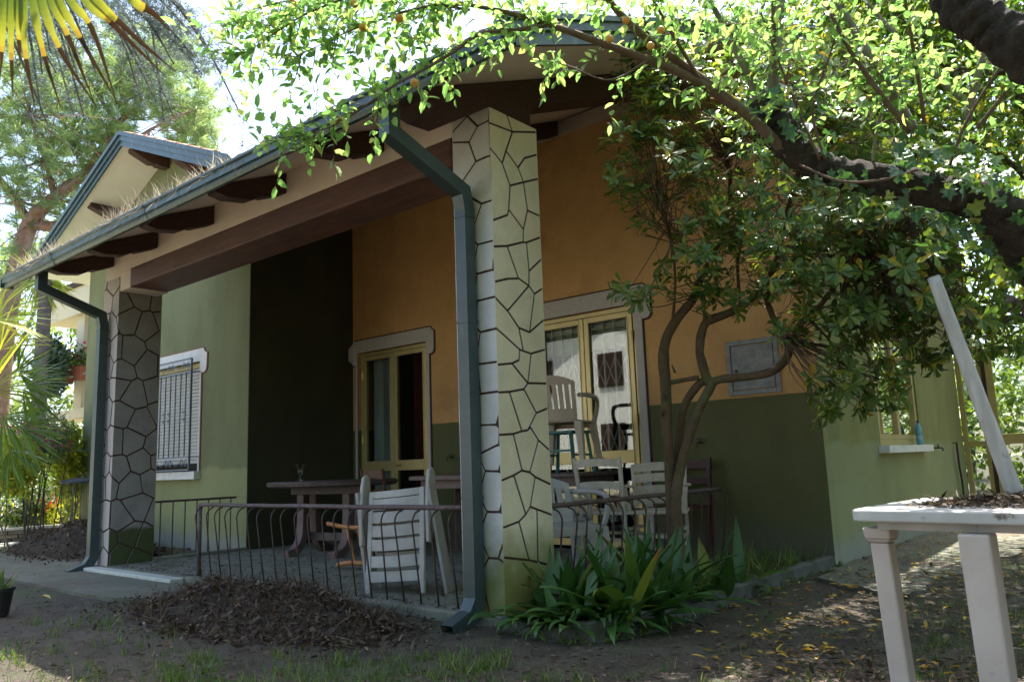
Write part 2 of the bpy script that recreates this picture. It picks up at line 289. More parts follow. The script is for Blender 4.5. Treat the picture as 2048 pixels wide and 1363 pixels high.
class MB:
    def __init__(self): self.v = []; self.f = []
    def add(self, vs, fs):
        b = len(self.v); self.v += [tuple(map(float, p)) for p in vs]; self.f += [tuple(i+b for i in f) for f in fs]; return self
    def box(self, a, b):
        x0, y0, z0 = a; x1, y1, z1 = b
        return self.hexa([(x0, y0, z0), (x1, y0, z0), (x1, y1, z0), (x0, y1, z0), (x0, y0, z1), (x1, y0, z1), (x1, y1, z1), (x0, y1, z1)])
    def hexa(self, p): return self.add(p, [(0, 3, 2, 1), (4, 5, 6, 7), (0, 1, 5, 4), (1, 2, 6, 5), (2, 3, 7, 6), (3, 0, 4, 7)])
    def bar(self, a, b, w, h, up=(0, 0, 1)):
        a, b, up = Vector(a), Vector(b), Vector(up); d = (b-a).normalized(); s = d.cross(up).normalized(); u = s.cross(d)
        s *= w/2; u *= h/2
        return self.hexa([a-s-u, a+s-u, b+s-u, b-s-u, a-s+u, a+s+u, b+s+u, b-s+u][:0] or [a-s-u, a+s-u, b+s-u, b-s-u, a-s+u, a+s+u, b+s+u, b-s+u])
    def prism(self, pts, vec):
        """polygon extruded along vec"""
        n = len(pts); v = Vector(vec); P = [Vector(p) for p in pts]
        return self.add(P+[p+v for p in P], [tuple(range(n-1, -1, -1)), tuple(range(n, 2*n))]+[(i, (i+1) % n, n+(i+1) % n, n+i) for i in range(n)])
    def tube(self, pts, r, n=8, caps=True, jag=0.0, sq=False):
        P = [Vector(p) for p in pts]; m = len(P)
        R = r if hasattr(r, '__len__') else [r]*m
        T = [(P[min(i+1, m-1)]-P[max(i-1, 0)]).normalized() for i in range(m)]
        ref = Vector((0, 0, 1)) if abs(T[0].z) < 0.9 else Vector((1, 0, 0)); s = T[0].cross(ref).normalized(); vs = []
        for i in range(m):
            s = (s-T[i]*s.dot(T[i])).normalized(); u = T[i].cross(s)
            for k in range(n):
                a = 2*math.pi*k/n+(math.pi/4 if sq else 0); rr = R[i]*(1+(random.uniform(-jag, jag) if jag else 0))
                vs.append(P[i]+s*(math.cos(a)*rr)+u*(math.sin(a)*rr))
        fs = [(i*n+k, i*n+(k+1) % n, (i+1)*n+(k+1) % n, (i+1)*n+k) for i in range(m-1) for k in range(n)]
        if caps: fs += [tuple(range(n-1, -1, -1)), tuple((m-1)*n+k for k in range(n))]
        return self.add(vs, fs)
    def lathe(self, prof, c=(0, 0, 0), n=20, sx=1, sy=1):
        vs = []; c = Vector(c)
        for (r, z) in prof:
            for k in range(n): a = 2*math.pi*k/n; vs.append(c+Vector((r*math.cos(a)*sx, r*math.sin(a)*sy, z)))
        m = len(prof)
        return self.add(vs, [(i*n+k, i*n+(k+1) % n, (i+1)*n+(k+1) % n, (i+1)*n+k) for i in range(m-1) for k in range(n)]+[tuple(range(n-1, -1, -1)), tuple((m-1)*n+k for k in range(n))])
    def build(self, name, mat, parent=None, smooth_=False, bevel=0.0, kind=None):
        org = origin_of(parent) if parent is not None else Vector((0, 0, 0))
        me = bpy.data.meshes.new(name); me.from_pydata([(x-org.x, y-org.y, z-org.z) for x, y, z in self.v], [], self.f); me.update()
        if smooth_: me.polygons.foreach_set('use_smooth', [True]*len(me.polygons))
        me.materials.append(MATS[mat]); o = link(name, me, parent)
        if bevel:
            b = o.modifiers.new('bevel', 'BEVEL'); b.width = bevel; b.segments = 2; b.limit_method = 'ANGLE'
        if kind: o['kind'] = kind
        return o
def curve(pts, n=6):
    """Catmull-Rom through points (any dimension)"""
    P = [np.array(p, float) for p in pts]; P = [2*P[0]-P[1]]+P+[2*P[-1]-P[-2]]; out = []
    for i in range(1, len(P)-2):
        for k in range(n):
            t = k/n; out.append(0.5*((2*P[i])+(P[i+1]-P[i-1])*t+(2*P[i-1]-5*P[i]+4*P[i+1]-P[i+2])*t*t+(3*P[i]-P[i-1]-3*P[i+1]+P[i+2])*t**3))
    out.append(P[-2]); return out

OVAL_V = np.array([(0, 0, 0), (.3, -.42, .07), (.3, 0, 0), (.3, .42, .07), (.68, -.38, .04), (.68, 0, -.03), (.68, .38, .04), (1, 0, -.10)])
OVAL_F = [(0, 1, 2), (0, 2, 3), (1, 4, 5, 2), (2, 5, 6, 3), (4, 7, 5), (5, 7, 6)]
OBO_V = np.array([(0, 0, 0), (.45, -.28, .05), (.45, 0, 0), (.45, .28, .05), (.82, -.46, .02), (.82, 0, -.05), (.82, .46, .02), (1, 0, -.12)])
DIA_V = np.array([(0, 0, 0), (.45, -.45, .05), (1, 0, -.05), (.45, .45, .05)]); DIA_F = [(0, 1, 2, 3)]
IVY_V = np.array([(0.05, 0, 0), (-.05, -.35, .02), (.2, -.5, -.02), (.35, -.26, .03), (.62, -.42, -.02), (.66, -.15, .02), (1, 0, -.06), (.66, .15, .02), (.62, .42, -.02), (.35, .26, .03), (.2, .5, -.02), (-.05, .35, .02)])
IVY_F = [(0, 1, 2, 3), (0, 3, 5), (3, 4, 5), (0, 5, 6), (0, 6, 7), (7, 8, 9), (0, 7, 9), (0, 9, 10, 11)]
BLA_V = np.array([(0, -.5, 0), (0, .5, 0), (.55, .35, .02), (.55, -.35, .02), (1, 0, -.08)]); BLA_F = [(0, 3, 2, 1), (3, 4, 2)]
SHAPES = {'oval': (OVAL_V, OVAL_F), 'obo': (OBO_V, OVAL_F), 'dia': (DIA_V, DIA_F), 'ivy': (IVY_V, IVY_F), 'blade': (BLA_V, BLA_F)}
def unit(a): return a/np.maximum(np.linalg.norm(a, axis=-1, keepdims=True), 1e-9)
def leaf_frames(d, nrm):
    d = unit(d); s = unit(np.cross(nrm, d)); return d, s, np.cross(d, s)
def leaf_cloud(name, P, D, Nn, L, W, mat, parent=None, shape='oval', tint=None, kind='stuff'):
    P = np.asarray(P, float); n = len(P)
    if n == 0: return None
    d, s, u = leaf_frames(np.asarray(D, float), np.asarray(Nn, float)); TV, TF = SHAPES[shape]; k = len(TV)
    L = np.broadcast_to(L, (n,)); W = np.broadcast_to(W, (n,))
    V = (P[:, None, :]+d[:, None, :]*(TV[None, :, 0:1]*L[:, None, None])+s[:, None, :]*(TV[None, :, 1:2]*W[:, None, None])+u[:, None, :]*(TV[None, :, 2:3]*L[:, None, None])).reshape(-1, 3)
    if parent is not None: V = V-np.array(origin_of(parent))
    tint = rng.random(n) if tint is None else np.asarray(tint)
    loops = []; tot = []; base = np.arange(n)*k
    idx = np.concatenate([np.array(f) for f in TF]); loops = (base[:, None]+idx[None, :]).ravel()
    tot = np.tile([len(f) for f in TF], n); st = np.concatenate([[0], np.cumsum(tot)[:-1]])
    me = bpy.data.meshes.new(name); me.vertices.add(n*k); me.vertices.foreach_set('co', V.astype(np.float32).ravel())
    me.loops.add(len(loops)); me.loops.foreach_set('vertex_index', loops.astype(np.int32))
    me.polygons.add(len(tot)); me.polygons.foreach_set('loop_start', st.astype(np.int32)); me.polygons.foreach_set('loop_total', tot.astype(np.int32))
    a = me.attributes.new('tint', 'FLOAT', 'FACE'); a.data.foreach_set('value', np.repeat(tint, len(TF)).astype(np.float32))
    me.update(calc_edges=True); me.validate(); me.materials.append(MATS[mat]); o = link(name, me, parent)
    if kind: o['kind'] = kind
    return o
LEAFMESH = {}
def leaf_object(name, p, d, nrm, L, W, mat, shape, parent, tint):
    q = int(min(max(tint, 0), 0.999)*6); key = (mat, shape, q)
    if key not in LEAFMESH:
        TV, TF = SHAPES[shape]; me = bpy.data.meshes.new(name); me.from_pydata([tuple(v) for v in TV], [], TF)
        a = me.attributes.new('tint', 'FLOAT', 'FACE'); a.data.foreach_set('value', [(q+0.5)/6]*len(TF)); me.materials.append(MATS[mat]); LEAFMESH[key] = me
    d_, s_, u_ = leaf_frames(np.array([d]), np.array([nrm])); d_, s_, u_ = d_[0], s_[0], u_[0]
    o = bpy.data.objects.new(name, LEAFMESH[key]); COL.objects.link(o)
    org = Vector((0, 0, 0))
    if parent is not None: o.parent = parent; org = origin_of(parent)
    M = Matrix(((d_[0]*L, s_[0]*W, u_[0]*L, p[0]-org.x), (d_[1]*L, s_[1]*W, u_[1]*L, p[1]-org.y), (d_[2]*L, s_[2]*W, u_[2]*L, p[2]-org.z), (0, 0, 0, 1)))
    o.matrix_local = M; return o
def cam_size(P, L): return L/np.maximum((np.asarray(P)-EYEP)@FWD, 0.3)
def leaves_split(P, D, Nn, L, W, mat, parent, shape, tint, n_single=300, name='leaf', rest='foliage', minpx=9):
    """the leaves that show largest become leaf parts, the rest one mass"""
    P = np.asarray(P); D = np.asarray(D); Nn = np.asarray(Nn); L = np.asarray(L); W = np.asarray(W); tint = np.asarray(tint)
    dep = (P-EYEP)@FWD; x = (P-EYEP)@RIGHT/dep*FPX+1024; y = 681.5-(P-EYEP)@UP/dep*FPX
    inside = (dep > 0.3) & (x > 0) & (x < 2048) & (y > 0) & (y < 1363)
    score = np.where(inside, cam_size(P, L)*FPX, 0)
    order = np.argsort(-score, kind='stable'); single = [i for i in order[:n_single] if score[i] > minpx]
    for i in single: leaf_object(name, P[i], D[i], Nn[i], L[i], W[i], mat, shape, parent, tint[i])
    keep = np.ones(len(P), bool); keep[single] = False
    if keep.any(): leaf_cloud(rest, P[keep], D[keep], Nn[keep], L[keep], W[keep], mat, parent, shape, tint[keep])
# ------------------------------------------------------------------ the ground
def gz(x, y):
    """height of the ground"""
    h = 0.012*math.sin(1.7*x+.4)*math.cos(1.3*y)+0.008*math.sin(4.1*x+2*y)
    if x < -14: h += 0
    return h
def ground():
    def axis(lo, hi, dlo, dhi, fine):
        a = [dlo+i*fine for i in range(int((dhi-dlo)/fine)+1)]; s = fine
        while a[-1] < hi: s *= 1.5; a.append(a[-1]+s)
        s = fine
        while a[0] > lo: s *= 1.5; a.insert(0, a[0]-s)
        return a
    xs = axis(-120, 120, -10, 1.5, 0.14); ys = axis(-90, 130, .4, 9, 0.14)
    vs = [(x, y, gz(x, y)+(random.uniform(-.008, .008) if -10 < x < 1.5 and .4 < y < 9 else 0)) for y in ys for x in xs]; n = len(xs)
    fs = [(j*n+i, j*n+i+1, (j+1)*n+i+1, (j+1)*n+i) for j in range(len(ys)-1) for i in range(n-1)]
    m, nt, lk = _new('ground_soil'); geo = N(nt, 'ShaderNodeNewGeometry'); v = geo.outputs['Position']
    sep = N(nt, 'ShaderNodeSeparateXYZ'); lk.new(v, sep.inputs[0])
    soil = mix(nt, lk, smooth(nt, lk, noise(nt, lk, v, 3.5, 8, .7), .38, .62), (.068, .052, .037), (.112, .090, .066))
    soil = mix(nt, lk, smooth(nt, lk, noise(nt, lk, v, 45, 5, .8), .5, .68), soil, (.035, .025, .018))
    soil = mix(nt, lk, smooth(nt, lk, noise(nt, lk, v, 70, 3, .8), .66, .72), soil, (.24, .19, .13))
    green = mix(nt, lk, noise(nt, lk, v, 30, 5), (.060, .085, .028), (.10, .12, .045))
    soil = mix(nt, lk, math_(nt, lk, 'MULTIPLY', smooth(nt, lk, noise(nt, lk, v, 1.4, 7, .7), .50, .64), .8), soil, green)
    # pale dry gravel and lawn far to the left and beyond
    pale = mix(nt, lk, smooth(nt, lk, noise(nt, lk, v, 1.1, 6), .45, .6), (.40, .36, .27), (.20, .22, .08))
    far = smooth(nt, lk, math_(nt, lk, 'MULTIPLY', sep.outputs[0], -1.0), 11.6, 12.6)
    soil = mix(nt, lk, far, soil, pale)
    p = N(nt, 'ShaderNodeBsdfPrincipled'); lk.new(soil, p.inputs['Base Color']); p.inputs['Roughness'].default_value = 0.95
    b = N(nt, 'ShaderNodeBump'); b.inputs['Strength'].default_value = 1.0; b.inputs['Distance'].default_value = 0.03
    lk.new(noise(nt, lk, v, 38, 9, .75), b.inputs['Height']); lk.new(b.outputs[0], p.inputs['Normal'])
    o = N(nt, 'ShaderNodeOutputMaterial'); lk.new(p.outputs[0], o.inputs[0])
    mb = MB(); mb.add(vs, fs); mb.build('ground', 'ground_soil', smooth_=True, kind='structure')
ground()
def sheet(name, poly, z, mat, step=.12, jag=.05):
    """thin sheet lying on the ground with an irregular edge"""
    P = []
    for i in range(len(poly)):
        a, b = np.array(poly[i], float), np.array(poly[(i+1) % len(poly)], float); k = max(1, int(np.linalg.norm(b-a)/step))
        for t in range(k): q = a+(b-a)*t/k+rng.normal(0, jag*.4, 2); P.append((q[0], q[1], z))
    return MB().prism(P, (0, 0, -0.05)).build(name, mat, kind='structure')
# paths
def pathmat():
    m, nt, lk = _new('path_concrete'); geo = N(nt, 'ShaderNodeNewGeometry'); v = geo.outputs['Position']
    c = mix(nt, lk, smooth(nt, lk, noise(nt, lk, v, 3, 7, .7), .4, .6), (.115, .12, .085), (.155, .155, .115))
    c = mix(nt, lk, smooth(nt, lk, noise(nt, lk, v, 1.6, 7, .75), .46, .60), c, (.115, .092, .065))
    c = mix(nt, lk, smooth(nt, lk, noise(nt, lk, v, 35, 6, .8), .58, .68), c, (.07, .05, .035))
    p = N(nt, 'ShaderNodeBsdfPrincipled'); lk.new(c, p.inputs['Base Color']); p.inputs['Roughness'].default_value = 0.9
    b = N(nt, 'ShaderNodeBump'); b.inputs['Strength'].default_value = .7; b.inputs['Distance'].default_value = 0.01
    lk.new(noise(nt, lk, v, 50, 8, .75), b.inputs['Height']); lk.new(b.outputs[0], p.inputs['Normal'])
    o = N(nt, 'ShaderNodeOutputMaterial'); lk.new(p.outputs[0], o.inputs[0])
pathmat()
sheet('side_path', [(-2.15, 5.9), (-1.45, 5.5), (-1.2, 8), (-1.1, 12.0), (-2.22, 12.0), (-2.22, 6.7)], 0.021, 'path_concrete', .12, .10)
sheet('front_path', [(-12.5, 2.7), (-8.9, 2.75), (-6.6, 2.7), (-5.9, 2.95), (-5.7, 3.36), (-8.9, 3.40), (-8.9, 4.0), (-12.5, 3.6)], 0.022, 'path_concrete', .2, .05)
sheet('garden_path', [(-30, 3.2), (-16.5, 3.6), (-12.9, 4.3), (-12.6, 5.4), (-16, 5.55), (-30, 5.8)], 0.02, 'wall_cap', .5, .15)

# ------------------------------------------------------------------ the house
FY, OY, WY, SX, RX = 3.546, 6.61, 5.065, -2.24, -8.33     # front line, orange wall, wing wall, side wall, return wall
house = thing('house', 'single storey green and orange plastered house with covered corner porch and painted crazy paving pillars', 'house', (-8, 7, 0))
H = house
def ceil_z(y): return 3.34+0.417*(y-3.55)
# porch floor and the pieces around it
mb = MB().box((-8.72, 3.50, -.1), (-3.02, OY, .055)); mb.build('porch_floor', 'concrete', H, bevel=.012)
MB().box((-8.50, 3.37, -.08), (-6.72, 3.498, .052)).build('step', 'concrete_white', H, bevel=.012)
# orange wall with its two door openings
D1, D2, DZ = (-8.22, -6.90), (-5.24, -3.955), 2.44
def wall_with_gaps(name, mat, x0, x1, y0, y1, z0, z1, gaps):
    mb = MB(); x = x0
    for a, b, c, d in gaps:
        mb.box((x, y0, z0), (a, y1, z1))
        if c > z0: mb.box((a, y0, z0), (b, y1, c))
        mb.box((a, y0, d), (b, y1, z1)); x = b
    mb.box((x, y0, z0), (x1, y1, z1)); return mb.build(name, mat, H)
wall_with_gaps('wall', 'orange_plaster', -8.40, SX-.003, OY, OY+.25, -.1, 4.60, [(D1[0], D1[1], -.1, DZ), (D2[0], D2[1], -.1, DZ)])
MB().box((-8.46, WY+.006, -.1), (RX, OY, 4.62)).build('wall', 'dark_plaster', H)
# wing wall with its window opening, gable shaped
AX = -10.56
def wing_z(x): return 5.43-.41*abs(x-AX)
WX0, WX1, WZ0, WZ1 = -11.35, -9.45, .97, 2.36
mb = MB()
for a, b, z0, z1 in ((-13.02, WX0, -.1, None), (WX1, RX-.004, -.1, None), (WX0, WX1, -.1, WZ0), (WX0, AX, WZ1, None), (AX, WX1, WZ1, None)):
    if z1 is None: q = [(a, WY, z0), (b, WY, z0), (b, WY, wing_z(b)), (a, WY, wing_z(a))]
    else: q = [(a, WY, z0), (b, WY, z0), (b, WY, z1), (a, WY, z1)]
    mb.prism(q, (0, .2, 0))
mb.build('wall', 'wing_plaster', H)
MB().box((-13.02, WY+.2, -.1), (-12.8, 13, 4.4)).build('wall', 'green_plaster', H)
# side wall with window
SW = (8.20, 9.78, .97, 2.45)
mb = MB()
for a, b, z0, z1 in ((OY+.002, SW[0], -.1, 4.6), (SW[1], 12.0, -.1, 4.6), (SW[0], SW[1], -.1, SW[2]), (SW[0], SW[1], SW[3], 4.6)):
    mb.box((SX-.25, a, z0), (SX, b, z1))
mb.box((SX-.25, 12, 2.4), (SX, 13.5, 4.6))
# gable of the side wall above, following the roof
mb.prism([(SX, OY, 4.6), (SX, 13.5, 4.6), (SX, 13.5, 3.34+.417*(17.2-13.5-3.55)), (SX, 8.6, ceil_z(8.6)-.02)][:0] or [(SX, OY+.1, 4.58), (SX, 10.6, 4.58), (SX, 8.6, ceil_z(8.6)-.03)], (-.25, 0, 0))
mb.build('wall', 'green_plaster', H)
MB().box((-12.8, 12.8, -.1), (SX-.25, 13, 4.4)).build('wall', 'green_plaster', H)

# pillars in painted crazy paving: unfolded Voronoi cells, each stone a piece proud of the brown joints
SEED_NEAR = [(0.108,3.14),(0.353,3.193),(0.086,2.972),(0.342,3.003),(0.375,2.855),(0.215,2.812),(0.08,2.704),(0.244,2.613),(0.405,2.661),(0.134,2.385),(0.392,2.458),(0.072,2.168),(0.242,2.215),(0.409,2.29),(0.422,2.158),(0.15,1.98),(0.236,1.889),(0.427,1.914),(0.114,1.782),(0.094,1.639),(0.372,1.699),(0.255,1.545),(0.401,1.521),(0.109,1.444),(0.072,1.209),(0.212,1.245),(0.389,1.334),(0.051,1.042),(0.239,1.058),(0.419,1.175),(0.082,0.944),(0.248,0.977),(0.411,0.937),(0.091,0.721),(0.206,0.76),(0.398,0.742),(0.076,0.461),(0.247,0.471),(0.395,0.466),(0.228,0.165),(-0.261,3.208),(-0.097,3.163),(-0.194,3.077),(-0.081,2.97),(-0.241,2.91),(-0.069,2.702),(-0.065,2.389),(-0.227,2.478),(-0.068,2.185),(-0.236,2.236),(-0.064,2.019),(-0.242,2.059),(-0.06,1.843),(-0.249,1.864),(-0.053,1.621),(-0.245,1.669),(-0.055,1.443),(-0.243,1.428),(-0.052,1.258),(-0.249,1.256),(-0.06,1.053),(-0.256,1.07),(-0.04,0.991),(-0.25,0.86),(-0.05,0.77),(-0.257,0.63),(-0.049,0.518),(-0.266,0.40),(-0.049,0.236),(-0.277,0.16)]
# stones of the near pillar's side face, outlines in metres (from the corner, above ground)
TRACED = [[(0.0,3.056),(0.22,3.067),(0.171,3.163),(0.0,3.163)],[(0.22,3.067),(0.475,3.143),(0.475,3.163),(0.171,3.163)],[(0.0,2.886),(0.105,2.819),(0.148,2.914),(0.22,3.067),(0.0,3.056)],[(0.148,2.914),(0.264,2.832),(0.337,2.919),(0.475,2.983),(0.475,3.143),(0.22,3.067)],[(0.316,2.746),(0.475,2.811),(0.475,2.983),(0.337,2.919),(0.264,2.832)],[(0.105,2.819),(0.176,2.687),(0.316,2.746),(0.264,2.832),(0.148,2.914)],[(0.0,2.416),(0.139,2.482),(0.154,2.521),(0.176,2.687),(0.105,2.819),(0.0,2.886)],[(0.154,2.521),(0.296,2.42),(0.346,2.56),(0.316,2.746),(0.176,2.687)],[(0.346,2.56),(0.475,2.551),(0.475,2.811),(0.316,2.746)],[(0.0,2.248),(0.125,2.276),(0.286,2.333),(0.296,2.42),(0.154,2.521),(0.139,2.482),(0.0,2.416)],[(0.296,2.42),(0.286,2.333),(0.323,2.338),(0.475,2.404),(0.475,2.551),(0.346,2.56)],[(0.0,2.025),(0.117,2.063),(0.228,2.083),(0.125,2.276),(0.0,2.248)],[(0.228,2.083),(0.33,2.051),(0.337,2.149),(0.323,2.338),(0.286,2.333),(0.125,2.276)],[(0.337,2.149),(0.475,2.254),(0.475,2.404),(0.323,2.338)],[(0.33,2.051),(0.384,2.005),(0.475,2.055),(0.475,2.254),(0.337,2.149)],[(0.0,1.926),(0.108,1.858),(0.33,2.051),(0.228,2.083),(0.117,2.063),(0.0,2.025)],[(0.212,1.763),(0.318,1.745),(0.384,2.005),(0.33,2.051),(0.108,1.858)],[(0.318,1.745),(0.475,1.846),(0.475,2.055),(0.384,2.005)],[(0.0,1.736),(0.211,1.625),(0.249,1.618),(0.212,1.763),(0.108,1.858),(0.0,1.926)],[(0.249,1.618),(0.325,1.608),(0.475,1.648),(0.475,1.846),(0.318,1.745),(0.212,1.763)],[(0.0,1.513),(0.132,1.531),(0.202,1.557),(0.211,1.625),(0.0,1.736)],[(0.202,1.557),(0.132,1.531),(0.281,1.417),(0.325,1.608),(0.249,1.618),(0.211,1.625)],[(0.0,1.346),(0.098,1.354),(0.239,1.377),(0.281,1.417),(0.132,1.531),(0.0,1.513)],[(0.281,1.417),(0.341,1.42),(0.475,1.425),(0.475,1.648),(0.325,1.608)],[(0.0,1.093),(0.121,1.099),(0.204,1.116),(0.098,1.354),(0.0,1.346)],[(0.204,1.116),(0.263,1.123),(0.355,1.232),(0.239,1.377),(0.098,1.354)],[(0.355,1.232),(0.475,1.265),(0.475,1.425),(0.341,1.42),(0.281,1.417),(0.239,1.377)],[(0.263,1.123),(0.29,1.14),(0.364,1.062),(0.475,0.997),(0.475,1.265),(0.355,1.232)],[(0.0,0.824),(0.112,0.852),(0.191,0.878),(0.121,1.099),(0.0,1.093)],[(0.191,0.878),(0.266,0.865),(0.364,1.062),(0.29,1.14),(0.263,1.123),(0.204,1.116),(0.121,1.099)],[(0.266,0.865),(0.317,0.835),(0.475,0.782),(0.475,0.997),(0.364,1.062)],[(0.0,0.553),(0.145,0.577),(0.213,0.614),(0.112,0.852),(0.0,0.824)],[(0.213,0.614),(0.258,0.658),(0.317,0.835),(0.266,0.865),(0.191,0.878),(0.112,0.852)],[(0.258,0.658),(0.323,0.638),(0.475,0.593),(0.475,0.782),(0.317,0.835)],[(0.0,0.385),(0.227,0.344),(0.145,0.577),(0.0,0.553)],[(0.227,0.344),(0.313,0.323),(0.323,0.638),(0.258,0.658),(0.213,0.614),(0.145,0.577)],[(0.313,0.323),(0.475,0.278),(0.475,0.593),(0.323,0.638)],[(0.0,0.0),(0.475,0.0),(0.475,0.278),(0.313,0.323),(0.227,0.344),(0.0,0.385)]]
def inset(poly, g, u0, u1):
    """move every inner edge inward by g; edges lying on the face border stay"""
    n = len(poly); L = []
    for i in range(n):
        (x0, y0), (x1, y1) = poly[i], poly[(i+1) % n]; d = math.hypot(x1-x0, y1-y0) or 1e-6; nx, ny = -(y1-y0)/d, (x1-x0)/d
        gg = 0 if (abs(x0-x1) < 1e-4 and (abs(x0-u0) < 1e-4 or abs(x0-u1) < 1e-4)) or (y0 > 3.15 and y1 > 3.15) or (y0 < .01 and y1 < .01) else g
        L.append((nx, ny, nx*x0+ny*y0+gg))
    out = []
    for i in range(n):
        a, b = L[i-1], L[i]; det = a[0]*b[1]-a[1]*b[0]
        if abs(det) < .08: out.append((poly[i][0]+b[0]*g, poly[i][1]+b[1]*g)); continue
        out.append(((a[2]*b[1]-a[1]*b[2])/det, (a[0]*b[2]-a[2]*b[0])/det))
    return out
def far_seeds():
    pts = []; r = random.Random(5); z = .08; row = 0
    while z < 3.15:
        k = 2; 
        for i in range(-2, 3):
            pts.append((i*.23+.09+r.uniform(-.06, .06)+(.11 if row % 2 else 0), z+r.uniform(-.075, .075)))
        z += .245; row += 1
    return pts
def clip(poly, a, b, c):
    """keep the part of poly where a*x+b*y<=c"""
    out = []
    for i in range(len(poly)):
        p, q = poly[i], poly[(i+1) % len(poly)]; dp, dq = a*p[0]+b*p[1]-c, a*q[0]+b*q[1]-c
        if dp <= 0: out.append(p)
        if dp*dq < 0: t = dp/(dp-dq); out.append((p[0]+(q[0]-p[0])*t, p[1]+(q[1]-p[1])*t))
    return out
def pillar(seeds, cx, width, depth, top, joint, smat='pillar_stone', traced=None):
    """cx: x of the right face; u<0 runs along the front face, u>0 along the side face"""
    core = MB().box((cx-width, FY, -.1), (cx, FY+depth, top)).build('pillar', 'joint_brown', H)
    pr = .005
    for (u0, u1) in ((-width, 0), (0, depth)):
        if u1 > 0 and traced:
            for pl in traced:
                q = inset(pl, joint/2, u0, u1); h = pr+random.uniform(0, .002)
                MB().prism([(cx+h, FY+u-(pr-.001 if abs(u) < 1e-3 else 0), z) for u, z in q], (-h+.0005, 0, 0)).build('stone', smat, core)
            continue
        for i, s in enumerate(seeds):
            poly = [(u0, 0.0), (u1, 0.0), (u1, top-.002), (u0, top-.002)]
            for j, t in enumerate(seeds):
                if i == j or not poly: continue
                a, b = t[0]-s[0], t[1]-s[1]; d = math.hypot(a, b)
                if d > 1.2: continue
                c = (t[0]**2+t[1]**2-s[0]**2-s[1]**2)/2-joint/2*d; poly = clip(poly, a, b, c)
            if len(poly) < 3: continue
            ar = abs(sum(poly[k][0]*poly[(k+1) % len(poly)][1]-poly[(k+1) % len(poly)][0]*poly[k][1] for k in range(len(poly))))/2
            if ar < .0006: continue
            # slightly worn outline
            q = []
            for k in range(len(poly)):
                p0, p1 = poly[k], poly[(k+1) % len(poly)]; q.append(p0)
                L = math.hypot(p1[0]-p0[0], p1[1]-p0[1])
                if L > .08 and min(abs(p0[0]-u0), abs(p0[0]-u1)) > .001:
                    w = random.uniform(-.0025, .0025); q.append(((p0[0]+p1[0])/2+w, (p0[1]+p1[1])/2+w))
            h = pr+random.uniform(0, .002)
            if u1 == 0: P = [(cx+u+(pr if abs(u) < 1e-6 else 0), FY-h, z) for u, z in q]; v = (0, h-.0005, 0)
            else: P = [(cx+h, FY+u-(pr-.001 if abs(u) < 1e-6 else 0), z) for u, z in q]; v = (-h+.0005, 0, 0)
            MB().prism(P, v).build('stone', smat, core)
    # hidden back and left faces keep a plain coat
    MB().box((cx-width-.006, FY+.002, -.05), (cx-width, FY+depth, top)).build('rendering', 'pillar_stone', core)
    MB().box((cx-width, FY+depth, -.05), (cx, FY+depth+.006, top)).build('rendering', 'pillar_stone', core)
    return core
pillar(SEED_NEAR, -3.095, .325, .475, 3.165, .0145, 'pillar_stone', TRACED)
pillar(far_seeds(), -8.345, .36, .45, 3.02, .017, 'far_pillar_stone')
# plaster patch between far pillar and frieze
MB().box((-8.705, FY, 3.02), (-8.345, FY+.44, 3.30)).build('pillar', 'cream_plaster', H)
# front beam, frieze above it
MB().box((-8.10, FY-.008, 2.865), (-3.428, FY+.40, 3.065)).build('beam', 'brown_beam', H, bevel=.015)
MB().box((-8.345, FY-.001, 3.066), (-3.425, FY+.20, 3.345)).build('frieze', 'cream_plaster', H)
MB().box((-8.345, FY+.0, 2.86), (-8.102, FY+.40, 3.064)).build('frieze', 'cream_plaster', H)
# rafters with carved tails; (x of right face, tail shows, how far back)
def rafter(x, w, y_end, top_off=0.0, h=.17, mat='brown_wood', tip=2.93):
    def c(y): return ceil_z(y)-.006+top_off
    P = [(tip, c(tip)), (tip-.0, c(tip)-.055), (tip+.10, c(tip+.10)-.115), (tip+.30, c(tip+.30)-.17), (tip+.40, c(tip+.40)-.155), (tip+.43, c(tip+.43)-h), (tip+.62, c(tip+.62)-h)]
    P = [(y, z) for y, z in P]
    if y_end > tip+.7: P += [(y_end, c(y_end)-h), (y_end, c(y_end))]
    else: P = [p for p in P if p[0] < y_end]+[(y_end, c(y_end)-h), (y_end, c(y_end))]
    MB().prism([(x-w, y, z) for y, z in P], (w, 0, 0)).build('rafter', mat, H, bevel=.006)
for x in (-4.10, -5.31, -6.44, -7.51, -8.50): rafter(x, .13, FY-.003)
# outer rafter beam over the near pillar, carved tail, deeper
def c(y): return ceil_z(y)-.004
P = [(2.98, c(2.98)), (3.0, c(3.0)-.075), (3.12, c(3.12)-.15), (3.30, c(3.3)-.215), (3.45, c(3.45)-.185), (3.55, 3.170), (3.98, 3.172), (3.98, c(3.98)-.19), (6.6, c(6.6)-.20), (6.6, c(6.6))]
MB().prism([(-3.40, y, z) for y, z in P], (.30, 0, 0)).build('rafter', 'brown_wood', H, bevel=.008)
for x in (-4.90, -6.05, -7.25):
    MB().prism([(x, y, c(y)-(.17 if k else 0)) for y, k in ((3.75, 1), (6.6, 1), (6.6, 0), (3.75, 0))], (.13, 0, 0)).build('rafter', 'brown_wood', H, bevel=.006)

